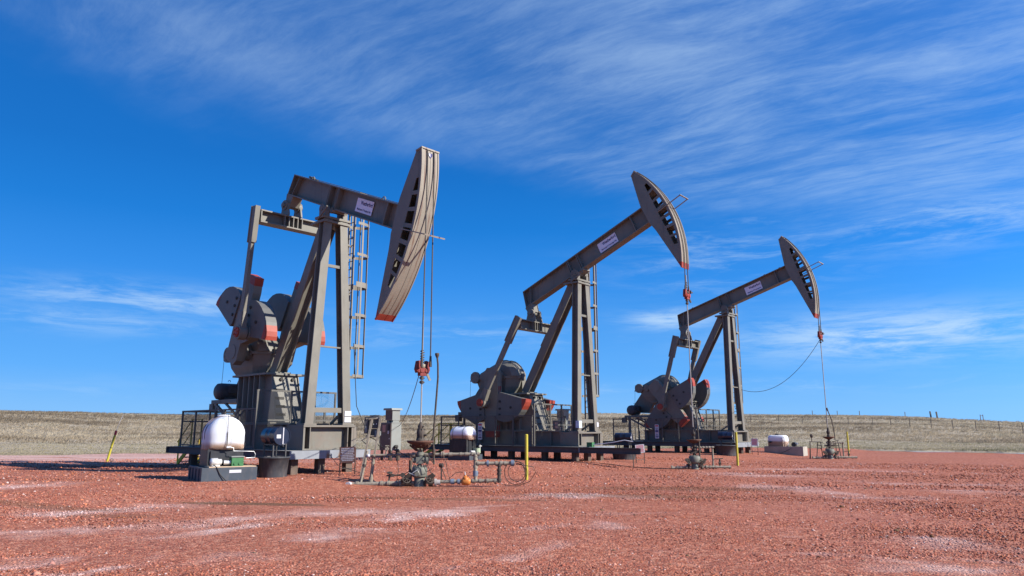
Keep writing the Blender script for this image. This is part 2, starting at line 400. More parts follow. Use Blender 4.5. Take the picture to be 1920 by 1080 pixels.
# ---------------------------------------------------------------- mesh helpers
class M:
    """collects shapes; build() links them as ONE mesh object"""
    def __init__(s, T=None):
        s.v = []; s.f = []; s.sm = []; s.mi = []; s.T = T or Matrix.Identity(4); s.m = 0

    def _add(s, vs, fs, smooth=False):
        o = len(s.v)
        s.v += [tuple(s.T @ Vector(p)) for p in vs]
        for f in fs:
            s.f.append([i + o for i in f]); s.sm.append(smooth); s.mi.append(s.m)
        return s

    def box(s, a, b):
        x0, y0, z0 = a; x1, y1, z1 = b
        return s._add([(x0, y0, z0), (x1, y0, z0), (x1, y1, z0), (x0, y1, z0), (x0, y0, z1), (x1, y0, z1), (x1, y1, z1), (x0, y1, z1)],
                      [(0, 3, 2, 1), (4, 5, 6, 7), (0, 1, 5, 4), (1, 2, 6, 5), (2, 3, 7, 6), (3, 0, 4, 7)])

    def cbox(s, c, d):
        return s.box([c[i] - d[i] / 2 for i in range(3)], [c[i] + d[i] / 2 for i in range(3)])

    @staticmethod
    def frame(p, q, up):
        p, q, up = Vector(p), Vector(q), Vector(up)
        w = (q - p).normalized()
        u = w.cross(up)
        if u.length < 1e-6:
            u = w.cross(Vector((1, 0, 0)))
        u.normalize()
        return p, q, u, u.cross(w).normalized()          # u: sideways, t: towards up

    def bar(s, p, q, w, h, up=(0, 0, 1), w2=None, h2=None):
        p, q, u, t = s.frame(p, q, up)
        w2 = w if w2 is None else w2; h2 = h if h2 is None else h2
        vs = []
        for P, a, b in ((p, w, h), (q, w2, h2)):
            for i, j in ((-1, -1), (1, -1), (1, 1), (-1, 1)):
                vs.append(P + u * (i * a / 2) + t * (j * b / 2))
        return s._add(vs, [(3, 2, 1, 0), (4, 5, 6, 7), (0, 1, 5, 4), (1, 2, 6, 5), (2, 3, 7, 6), (3, 0, 4, 7)])

    def ibeam(s, p, q, w, h, up=(0, 0, 1), tf=0.035, tw=0.03):
        """I section: flanges (width w) face 'up' and away from it"""
        p, q, u, t = s.frame(p, q, up)
        for k in (-1, 1):
            d = t * (k * (h / 2 - tf / 2))
            s.bar(p + d, q + d, w, tf, t)
        return s.bar(p, q, tw, h - 2 * tf, t)

    def tube(s, p, q, r, n=10, r2=None, caps=True):
        r2 = r if r2 is None else r2
        p, q, u, t = s.frame(p, q, (0.0123, 0.017, 1))
        ring = [(math.cos(2 * PI * i / n), math.sin(2 * PI * i / n)) for i in range(n)]
        a = [p + u * (c * r) + t * (d * r) for c, d in ring]
        b = [q + u * (c * r2) + t * (d * r2) for c, d in ring]
        s._add(a + b, [(i, (i + 1) % n, n + (i + 1) % n, n + i) for i in range(n)], True)
        if caps:
            s._add(a, [tuple(range(n))[::-1]]); s._add(b, [tuple(range(n))])
        return s

    def path(s, pts, r, n=6):
        pts = [Vector(p) for p in pts]
        rings = []
        for i, p in enumerate(pts):
            d = (pts[min(i + 1, len(pts) - 1)] - pts[max(i - 1, 0)]).normalized()
            u = d.cross(Vector((0.31, 0.21, 0.93))).normalized(); t = u.cross(d)
            rings += [p + u * (r * math.cos(2 * PI * k / n)) + t * (r * math.sin(2 * PI * k / n)) for k in range(n)]
        fs = []
        for i in range(len(pts) - 1):
            for k in range(n):
                fs.append((i * n + k, i * n + (k + 1) % n, (i + 1) * n + (k + 1) % n, (i + 1) * n + k))
        return s._add(rings, fs, True)

    def lathe(s, prof, o=(0, 0, 0), axis=(0, 0, 1), n=20, smooth=True):
        """prof: (radius, height) pairs"""
        o = Vector(o)
        _, _, u, t = s.frame(o, o + Vector(axis), (0.0123, 0.017, 1))
        w = Vector(axis).normalized()
        k = len(prof)
        vs = []
        for r, h in prof:
            vs += [o + w * h + u * (r * math.cos(2 * PI * i / n)) + t * (r * math.sin(2 * PI * i / n)) for i in range(n)]
        fs = [(j * n + i, j * n + (i + 1) % n, (j + 1) * n + (i + 1) % n, (j + 1) * n + i) for j in range(k - 1) for i in range(n)]
        return s._add(vs, fs, smooth)

    def prism(s, poly, y0, y1):
        """polygon in (x, z) extruded along y"""
        n = len(poly)
        vs = [(x, y0, z) for x, z in poly] + [(x, y1, z) for x, z in poly]
        return s._add(vs, [tuple(range(n)), tuple(range(n, 2 * n))[::-1]] + [(i, i + n, (i + 1) % n + n, (i + 1) % n) for i in range(n)])

    def prismx(s, poly, x0, x1):
        n = len(poly)
        vs = [(x0, y, z) for y, z in poly] + [(x1, y, z) for y, z in poly]
        return s._add(vs, [tuple(range(n)), tuple(range(n, 2 * n))[::-1]] + [(i, i + n, (i + 1) % n + n, (i + 1) % n) for i in range(n)])

    def quad(s, a, b, c, d):
        return s._add([a, b, c, d], [(0, 1, 2, 3)])

    def build(s, name, m, parent=None):
        me = bpy.data.meshes.new(name)
        me.from_pydata(s.v, [], s.f)
        ms = m if isinstance(m, (list, tuple)) else [m]
        for x in ms:
            me.materials.append(x)
        me.polygons.foreach_set('use_smooth', s.sm)
        me.polygons.foreach_set('material_index', s.mi)
        me.update()
        o = bpy.data.objects.new(name, me)
        C.objects.link(o)
        if parent:
            o.parent = parent
        return o


def tag(o, label=None, cat=None, group=None, kind=None):
    for k, v in (('label', label), ('category', cat), ('group', group), ('kind', kind)):
        if v:
            o[k] = v
    return o


def thing(name, loc, label, cat, rz=0.0, group=None):
    o = bpy.data.objects.new(name, None)
    o.empty_display_size = 0.3
    C.objects.link(o)
    o.location = loc
    o.rotation_euler = (0, 0, rz)
    return tag(o, label, cat, group)


def text_mesh(body, size, name, m, parent, T, align='CENTER', bold=0.0):
    cu = bpy.data.curves.new('lettering', 'FONT')
    cu.body = body; cu.size = size; cu.align_x = align; cu.align_y = 'CENTER'; cu.offset = bold
    cu.resolution_u = 2
    o = bpy.data.objects.new('lettering', cu)
    C.objects.link(o)
    bpy.context.view_layer.update()
    dg = bpy.context.evaluated_depsgraph_get()
    me = bpy.data.meshes.new_from_object(o.evaluated_get(dg))
    bpy.data.objects.remove(o)
    me.transform(T)
    me.materials.clear(); me.materials.append(m)
    me.name = name
    r = bpy.data.objects.new(name, me)
    C.objects.link(r)
    r.parent = parent
    return r


def smooth(t):
    t = np.clip(t, 0, 1)
    return t * t * (3 - 2 * t)


# ---------------------------------------------------------------- where things stand
JP = [(-6.272, 24.411, 0.166, -0.759), (3.255, 33.77, -0.096, -0.682), (13.312, 43.964, -0.07, -0.723)]
ROW_D = np.array([0.752, -0.659])          # direction the horse heads point
ROW_O = np.array([3.43, 34.05])


def gz(x, y):
    """height of the gravel: a low bench carries the three machines"""
    x = np.asarray(x, float); y = np.asarray(y, float)
    s = (x - ROW_O[0]) * ROW_D[0] + (y - ROW_O[1]) * ROW_D[1]
    h = 0.20 * smooth((3.9 - s) / 3.0)
    h = h + 0.020 * np.sin(x * 0.55 + 1.3 * np.sin(y * 0.31)) * np.sin(y * 0.47 + 0.6) * smooth((y - 3) / 6)
    return h


def G(x, y):
    return float(gz(x, y))


# pad outline, then prairie out to the horizon
EDGE = [(-70, 30), (-52, 36.5), (-29, 40.6), (-20, 43), (-12, 49), (-4, 54), (6, 56), (26, 56.5), (34, 49.5), (44, 44), (60, 36), (72, 10), (70, -25), (40, -48), (0, -52), (-40, -48), (-70, -25)]


def edge_radius(th):
    """distance from the camera to the pad edge in direction th (from +Y, clockwise)"""
    d = Vector((math.sin(th), math.cos(th)))
    best = 40.0
    for i in range(len(EDGE)):
        a = Vector(EDGE[i]); b = Vector(EDGE[(i + 1) % len(EDGE)])
        e = b - a
        den = d.x * e.y - d.y * e.x
        if abs(den) < 1e-9:
            continue
        t = (a.x * e.y - a.y * e.x) / den
        u = (a.x * d.y - a.y * d.x) / den
        if t > 0 and 0 <= u <= 1:
            best = t
    return best


SKYLINE = [(-400, 774), (0, 777), (200, 779), (340, 781), (560, 781), (700, 781), (900, 779), (1130, 776), (1400, 779), (1560, 781), (1650, 783), (1720, 786), (1790, 790), (1860, 793), (1930, 795), (2300, 795)]


def ridge_height(th, dist=175.0):
    px = 960 + F_PX * math.tan(max(-0.9, min(0.9, th)))
    py = np.interp(px, [a for a, b in SKYLINE], [b for a, b in SKYLINE])
    return EYE + (804.5 - py) / F_PX * dist * 0.98 / max(0.75, math.cos(th))**0.0


def vnoise(x, y, seed=0):
    return (np.sin(x * 0.131 + y * 0.071 + seed) + np.sin(x * 0.053 - y * 0.117 + 2 * seed + 1) + 0.6 * np.sin(x * 0.29 + y * 0.23 + seed * 3) + 0.5 * np.sin(y * 0.41 - x * 0.19 + seed)) / 3.1


def prairie_h(th, r, re):
    """terrain height"""
    x, y = r * math.sin(th), r * math.cos(th)
    rid = 175.0
    hr = ridge_height(th)
    t = (r - re) / (rid - re)
    base = 0.17
    if r <= rid:
        p = 0.55 * t + 0.45 * float(smooth(t))
        h = base + (hr - base) * p
        h += 0.28 * vnoise(x * 1.4, y * 1.4, 3) * math.sin(PI * min(1, max(0, t))) + 0.12 * vnoise(x * 3.1, y * 3.1, 5) * min(1, max(0, t * 5)) * (1 - float(smooth(t * 2 - 1)))
    else:
        h = hr - (r - rid) * 0.012
        if r > 600:
            h -= 2
        bump = math.exp(-((th - R(41)) / 0.14) ** 2)
        if r > 900:
            h += bump * (EYE + (804.5 - 790.5) / F_PX * r * 0.97 - h) * float(smooth((r - 900) / 500)) * (1 - float(smooth((r - 1900) / 900)))
        h = max(h, -35)
    return h


def vnz(x, y, sc, seed, octv=3):
    """value noise, 0..1"""
    tot = 0; amp = 1.0; norm = 0
    g_ = np.random.default_rng(seed).uniform(0, 1, (64, 64))
    for k in range(octv):
        u, v = x / sc, y / sc
        i, j = np.floor(u).astype(int), np.floor(v).astype(int)
        fu, fv = smooth(u - i), smooth(v - j)
        q = g_[i % 64, j % 64] * (1 - fu) * (1 - fv) + g_[(i + 1) % 64, j % 64] * fu * (1 - fv) + g_[i % 64, (j + 1) % 64] * (1 - fu) * fv + g_[(i + 1) % 64, (j + 1) % 64] * fu * fv
        tot = tot + q * amp; norm += amp; amp *= 0.55; sc *= 0.47
    return tot / norm


# pale salt crust: where it lies on the pad (x, y, half width, half depth in metres, strength)
def _crust():
    px = [(30, 925, 60, 6, .8), (215, 960, 80, 7, .9), (150, 991, 90, 8, .8), (365, 997, 70, 7, .8), (500, 972, 140, 9, .75), (595, 1016, 60, 7, .9), (105, 1068, 40, 7, .8), (25, 1046, 45, 8, .7),
          (335, 1064, 80, 9, .6), (470, 1060, 70, 9, .5), (700, 962, 75, 7, .9), (815, 964, 70, 5, 1.0), (712, 991, 34, 6, .8), (1015, 930, 50, 4, .8), (1090, 933, 95, 4, .9), (930, 950, 40, 4, .7),
          (1152, 985, 32, 8, .8), (1020, 985, 50, 5, .6), (1040, 1022, 50, 8, .6), (1020, 1053, 20, 6, .7), (905, 1056, 35, 8, .5), (1400, 890, 50, 4, .7), (1535, 881, 85, 2.5, .9), (1470, 918, 45, 6, .8),
          (1530, 925, 55, 5, .7), (1660, 935, 80, 5, .7), (1850, 925, 80, 6, .6), (1620, 1050, 45, 7, .8), (1710, 1066, 70, 9, .9), (1830, 1048, 90, 8, .8), (1770, 1022, 45, 6, .6), (60, 862, 120, 3, .8),
          (260, 866, 90, 3, .6), (420, 945, 60, 4, .4), (1250, 962, 60, 4, .35), (1700, 905, 90, 4, .5), (760, 1040, 40, 6, .4), (640, 1066, 60, 7, .5), (1480, 995, 40, 6, .4), (1340, 1040, 50, 6, .4), (1560, 965, 60, 4, .4)]
    out = []
    c_, s_ = math.cos(PITCH), math.sin(PITCH)
    for x, y, w, h, a in px:
        q = []
        for yy in (y - h, y, y + h):
            v_ = (540 - yy) / F_PX
            t = -EYE / (s_ + v_ * c_)
            q.append(((x - 960) / F_PX * t, (c_ - v_ * s_) * t))
        out.append((q[1][0], q[1][1], w * q[1][1] / F_PX, (q[0][1] - q[2][1]) / 2, a))
    return out


CRUST = _crust()


def salt_at(x, y):
    """0..1 amount of salt crust on the gravel"""
    wx = x + 2.2 * (vnz(x, y, 2.4, 41, 4) - 0.5); wy = y + 2.6 * (vnz(x, y, 1.9, 42, 4) - 0.5)
    t = np.zeros_like(x)
    for i, (cx, cy, a, b, k) in enumerate(CRUST):
        dx, dy = wx - cx, wy - cy
        tilt = (0.55 if cx < 0.6 else -0.25) + 0.2 * math.sin(i * 2.3)
        t = np.maximum(t, k * np.exp(-((dx / (a * 1.7)) ** 2 + ((dy - tilt * dx) / (b * 1.35)) ** 2)))
    # broken up, and carried on thinly as streaks along the tracks
    br = vnz(x * 0.8, y, 0.9, 45, 4)
    streak = np.clip((vnz(x * 0.22 + 40 + 0.1 * y, y, 1.1, 43, 4) - 0.56) / 0.25, 0, 1)
    t = t * (0.45 + 1.1 * br) + 0.42 * streak
    return smooth((t - 0.20) / 0.95) * np.clip(0.15 + 1.2 * vnz(x, y, 0.45, 44, 4), 0, 1)


def build_ground():
    ths = []
    a = -PI
    while a < PI - 1e-6:
        ths.append(a); a += R(0.45) if abs(a) < R(46) else R(3.0)
    re = [edge_radius(t) * (1 + 0.006 * math.sin(t * 61) + 0.004 * math.sin(t * 143 + 1)) for t in ths]
    n = len(ths)
    fr = np.concatenate([[0.02], np.linspace(0.05, 0.11, 8), np.linspace(0.12, 0.45, 150), np.linspace(0.46, 1.0, 70)])
    tt, rr_ = np.array(ths), np.array(re)
    X = np.sin(tt)[None] * rr_[None] * fr[:, None]; Y = np.cos(tt)[None] * rr_[None] * fr[:, None]
    Z = gz(X, Y)
    # shallow wheel ruts and scuffs in the loose top layer
    Z = Z + 0.05 * (vnz(X * 0.35, Y, 1.6, 51, 4) - 0.5) * np.clip((np.hypot(X, Y) - 4) / 4, 0, 1)
    Z[-1] -= 0.06
    vs = [(0, 0, G(0, 0))] + list(zip(X.ravel().tolist(), Y.ravel().tolist(), Z.ravel().tolist()))
    sal = np.concatenate([[0.0], salt_at(X, Y).ravel()])
    fs = [(0, 1 + (i + 1) % n, 1 + i) for i in range(n)]
    for j in range(len(fr) - 1):
        for i in range(n):
            a, b = 1 + j * n + i, 1 + j * n + (i + 1) % n
            fs.append((a, b, b + n, a + n))
    m = M(); m.v = vs; m.f = fs; m.sm = [True] * len(fs); m.mi = [0] * len(fs)
    pad = m.build('gravel_pad', ground_material())
    at = pad.data.color_attributes.new('salt', 'FLOAT_COLOR', 'POINT')
    at.data.foreach_set('color', np.c_[sal, sal, sal, np.ones_like(sal)].astype(np.float32).ravel())
    tag(pad, 'red scoria gravel pad with pale salty streaks under the pump jacks', None, None, 'structure')
    # prairie
    rs = list(np.linspace(0, 1, 46) ** 1.3) 
    outer = [185, 200, 225, 260, 320, 420, 560, 700, 900, 1100, 1300, 1500, 1700, 1900, 2200, 2600, 3200, 5000]
    vs = []
    rows = len(rs) + len(outer)
    for k in range(rows):
        for t, r0 in zip(ths, re):
            r = (r0 * 0.985 + (175 - r0 * 0.985) * rs[k]) if k < len(rs) else outer[k - len(rs)]
            z = prairie_h(t, r, r0)
            if k == 0:
                z = 0.02
            vs.append((r * math.sin(t), r * math.cos(t), z))
    fs = []
    for j in range(rows - 1):
        for i in range(n):
            a, b = j * n + i, j * n + (i + 1) % n
            fs.append((a, b, b + n, a + n))
    m = M(); m.v = vs; m.f = fs; m.sm = [True] * len(fs); m.mi = [0] * len(fs)
    tag(m.build('prairie', prairie_material()), 'rolling dry grassland behind the gravel pad', None, None, 'structure')
    return ths, re


THS, RES = build_ground()


def terrain(x, y):
    th = math.atan2(x, y); r = math.hypot(x, y); re = edge_radius(th)
    return G(x, y) if r < re else prairie_h(th, r, re)


def stuff_mesh(name, verts, faces, cols, material, label):
    """verts (n,3), triangles (m,3), one colour per vertex"""
    me = bpy.data.meshes.new(name)
    nv, nf = len(verts), len(faces)
    me.vertices.add(nv); me.vertices.foreach_set('co', verts.astype(np.float32).ravel())
    me.loops.add(nf * 3); me.loops.foreach_set('vertex_index', faces.astype(np.int32).ravel())
    me.polygons.add(nf)
    me.polygons.foreach_set('loop_start', np.arange(0, nf * 3, 3, dtype=np.int32))
    me.polygons.foreach_set('loop_total', np.full(nf, 3, dtype=np.int32))
    at = me.color_attributes.new('tint', 'FLOAT_COLOR', 'POINT')
    at.data.foreach_set('color', np.c_[cols, np.ones(nv)].astype(np.float32).ravel())
    me.materials.append(material)
    me.update(); me.validate()
    o = bpy.data.objects.new(name, me)
    C.objects.link(o)
    return tag(o, label, None, None, 'stuff')


def scatter_gravel():
    ico = [(0, -0.5257, 0.8507), (0, 0.5257, 0.8507), (0, -0.5257, -0.8507), (0, 0.5257, -0.8507), (-0.5257, 0.8507, 0), (0.5257, 0.8507, 0), (-0.5257, -0.8507, 0), (0.5257, -0.8507, 0), (0.8507, 0, 0.5257), (0.8507, 0, -0.5257), (-0.8507, 0, 0.5257), (-0.8507, 0, -0.5257)]
    icf = [(0, 8, 1), (0, 1, 10), (0, 10, 6), (0, 6, 7), (0, 7, 8), (8, 5, 1), (1, 5, 4), (1, 4, 10), (10, 4, 11), (10, 11, 6), (6, 11, 2), (6, 2, 7), (7, 2, 9), (7, 9, 8), (8, 9, 5), (5, 9, 3), (5, 3, 4), (4, 3, 11), (11, 3, 2), (2, 3, 9)]
    octv = [(1, 0, 0), (-1, 0, 0), (0, 1, 0), (0, -1, 0), (0, 0, 1), (0, 0, -1)]
    octf = [(0, 2, 4), (2, 1, 4), (1, 3, 4), (3, 0, 4), (2, 0, 5), (1, 2, 5), (3, 1, 5), (0, 3, 5)]
    V, Fc, K = [], [], []
    off = 0
    pal = 1.05 * np.array([(0.40, 0.140, 0.088), (0.32, 0.104, 0.068), (0.45, 0.205, 0.145), (0.21, 0.065, 0.047), (0.43, 0.155, 0.080), (0.12, 0.042, 0.034), (0.50, 0.36, 0.32), (0.36, 0.16, 0.13)])
    pw = np.array([0.26, 0.19, 0.14, 0.13, 0.10, 0.07, 0.03, 0.08])
    for (r0, r1, n, bv, bf, mean) in ((5.5, 9.5, 30000, ico, icf, 0.0085), (9.5, 14, 38000, octv, octf, 0.0108), (14, 22, 50000, octv, octf, 0.0145), (22, 40, 46000, octv, octf, 0.0235),
                                       (6, 26, 1500, ico, icf, 0.0181)):
        bv = np.array(bv); bf = np.array(bf)
        th = rng.uniform(-R(44), R(44), n)
        r = np.sqrt(rng.uniform(r0 ** 2, r1 ** 2, n))
        x, y = r * np.sin(th), r * np.cos(th)
        # loose stones gather in drifts
        dr = smooth((vnz(x * 0.45 + y * 0.1, y, 1.7, 31, 4) - 0.47) / 0.2)
        keep = rng.uniform(0, 1, n) < (0.70 + 0.30 * dr if mean != 0.0181 else 0.06 + 0.94 * dr ** 2)
        x, y, n = x[keep], y[keep], int(keep.sum())
        sz = np.minimum(mean * np.exp(rng.normal(0, 0.36, n)), 0.042)
        p = np.repeat(bv[None], n, 0) * (1 + rng.uniform(-0.35, 0.35, (n, len(bv), 1)))
        p = p * np.stack([sz * rng.uniform(0.8, 1.5, n), sz * rng.uniform(0.8, 1.4, n), sz * rng.uniform(0.45, 0.9, n)], 1)[:, None]
        a = rng.uniform(0, 2 * PI, n); ca, sa = np.cos(a)[:, None], np.sin(a)[:, None]
        q = np.stack([p[..., 0] * ca - p[..., 1] * sa, p[..., 0] * sa + p[..., 1] * ca, p[..., 2]], -1)
        q += np.stack([x, y, gz(x, y) + sz * 0.05], 1)[:, None]
        V.append(q.reshape(-1, 3))
        Fc.append((bf[None] + (np.arange(n) * len(bv))[:, None, None]).reshape(-1, 3) + off)
        off += n * len(bv)
        k = 0.92 * pal[rng.choice(len(pal), n, p=pw / pw.sum())] * rng.uniform(0.75, 1.25, (n, 1))
        k = np.where(mean == 0.0181, np.minimum(k, 0.25) * 0.55, k)
        k = k * (0.86 + 0.42 * (vnz(x, y, 5.0, 61, 3) - 0.3) + 0.40 * (vnz(x * 0.16 + 7, y + 0.12 * x, 1.3, 62, 3) - 0.5))[:, None]
        for x0, y0, wx_, wy_, am in STAINS:
            d2 = ((x - x0) / wx_) ** 2 + ((y + 0.16 * x - y0 - 0.16 * x0) / wy_) ** 2 + 1.2 * (vnz(x, y, 0.7, 63, 3) - 0.5)
            f = (1 - smooth((d2 - 0.35) / 0.75))[:, None] * am * 0.85
            k = k + (np.array([0.095, 0.060, 0.036]) - k) * f
        st = (salt_at(x, y) * rng.uniform(0.3, 1.1, n))[:, None].clip(0, 0.95)
        k = k + (np.array([0.62, 0.50, 0.49]) * rng.uniform(0.8, 1.15, (n, 1)) - k) * st * (mean != 0.0181)
        K.append(np.repeat(k, len(bv), 0))
    stuff_mesh('gravel', np.concatenate(V), np.concatenate(Fc), np.concatenate(K), tint_material('loose_red_stone'),
               'loose red scoria stones strewn over the pad')


def scatter_grass():
    n = 95000
    th = rng.uniform(-R(46), R(46), n)
    u = rng.uniform(0, 1, n)
    re_i = np.interp(th, THS, RES)
    r = re_i * 0.993 + (174 - re_i) * u ** 1.55
    x, y = r * np.sin(th), r * np.cos(th)
    z = np.array([prairie_h(t, q, e) for t, q, e in zip(th, r, re_i)])
    d = r - re_i + 2.5 * (vnz(x, y, 14, 3) - 0.5)
    tall = smooth((d - 14) / 5)
    brush = smooth((vnz(x * 0.40, y, 9, 21, 4) - 0.47) / 0.15) * tall * (0.55 + 0.45 * smooth((d - 20) / 25))       # darker, rougher growth in drifts
    pale = smooth((vnz(x * 0.6, y, 13, 5, 3) - 0.5) / 0.2)
    hgt = (0.055 + 0.13 * tall + 0.12 * brush) * rng.uniform(0.6, 1.35, n)
    nb = 4
    V = np.zeros((n, nb, 3, 3)); K = np.zeros((n, nb, 3, 3))
    lean = rng.normal(0, 0.8, (n, nb, 2)) + np.array([0.6, 0.1])
    bx = x[:, None] + rng.normal(0, 0.15, (n, nb)); by = y[:, None] + rng.normal(0, 0.15, (n, nb))
    w = (0.014 + 0.00026 * r)[:, None] * rng.uniform(0.7, 1.3, (n, nb))
    a = rng.uniform(-1.4, 1.4, (n, nb)) + np.arctan2(-x, y)[:, None]
    hb = hgt[:, None] * rng.uniform(0.6, 1.1, (n, nb))
    V[:, :, 0, 0] = bx - w * np.cos(a); V[:, :, 0, 1] = by - w * np.sin(a); V[:, :, 0, 2] = z[:, None] - 0.03
    V[:, :, 1, 0] = bx + w * np.cos(a); V[:, :, 1, 1] = by + w * np.sin(a); V[:, :, 1, 2] = z[:, None] - 0.03
    V[:, :, 2, 0] = bx + lean[..., 0] * hb; V[:, :, 2, 1] = by + lean[..., 1] * hb; V[:, :, 2, 2] = z[:, None] + hb
    c0 = np.array([0.420, 0.338, 0.228]); cp = np.array([0.520, 0.436, 0.308]); cb = np.array([0.215, 0.168, 0.115]); cm = np.array([0.390, 0.332, 0.200]); cg = np.array([0.15, 0.155, 0.075])
    col = c0 + (cp - c0) * pale[:, None]
    col = col + (cb - col) * (brush * 0.85)[:, None]
    mow = 1 - smooth((d - 13) / 3)
    col = col + (cm - col) * (mow * 0.85)[:, None]
    gmask = smooth((vnz(x * 0.4, y * 2, 6, 9, 3) - 0.45) / 0.25) * mow * 0.55
    col = col + (cg - col) * gmask[:, None]
    line = np.exp(-((d - 15.0) / 0.8) ** 2) * 0.45 + np.exp(-((d - 0.6) / 0.7) ** 2) * 0.35  # mow line, and the ditch shadow by the pad edge painted into the blades
    col = col * (1 - line)[:, None] * rng.uniform(0.82, 1.16, (n, 1))
    K[:] = col[:, None, None, :]
    m = n * nb
    stuff_mesh('dry_grass', V.reshape(-1, 3), np.arange(m * 3).reshape(-1, 3), K.reshape(-1, 3), tint_material('dry_grass_blades', 0.9, 0.45),
               'dry tan grass tufts covering the low hills')


scatter_gravel()
scatter_grass()


# ---------------------------------------------------------------- pump jacks
ZP = 8.97                       # height of the saddle pivot above the machine's datum
SH = (-4.60, 4.26)              # crank shaft (s, z)


def rotated(x, z, ang):
    return x * math.cos(ang) - z * math.sin(ang), x * math.sin(ang) + z * math.cos(ang)


def diamond(m, o, U, V, sp, w):
    """woven wire: two families of diagonal wires clipped to a rectangle"""
    o, U, V = Vector(o), Vector(U), Vector(V)
    a, b = U.length, V.length
    U = U / a; V = V / b
    nrm = U.cross(V)
    for sgn in (1, -1):
        k = -b
        while k < a:
            x0, y0, x1, y1 = k, 0.0, k + b, b
            if x0 < 0:
                y0 += -x0; x0 = 0
            if x1 > a:
                y1 -= x1 - a; x1 = a
            if y1 - y0 > 0.02:
                p = (x0, y0) if sgn == 1 else (a - x0, y0)
                q = (x1, y1) if sgn == 1 else (a - x1, y1)
                e = nrm * (0.002 * sgn)
                m.bar(o + U * p[0] + V * p[1] + e, o + U * q[0] + V * q[1] + e, w, w * 0.7, nrm)
            k += sp


def back_radius(a):
    """distance from the pivot to the straight-ish back edge of the horse head at angle a"""
    pts = [(4.60, 2.66), (4.33, 0.9), (4.38, -0.1), (4.47, -0.35), (4.78, -2.72)]
    d = (math.cos(a), math.sin(a))
    for i in range(len(pts) - 1):
        (x0, z0), (x1, z1) = pts[i], pts[i + 1]
        ex, ez = x1 - x0, z1 - z0
        den = d[0] * ez - d[1] * ex
        t = (x0 * ez - z0 * ex) / den
        u = (x0 * d[1] - z0 * d[0]) / den
        if -1e-6 <= u <= 1 + 1e-6:
            return t
    return math.hypot(*pts[0]) if a > 0 else math.hypot(*pts[-1])


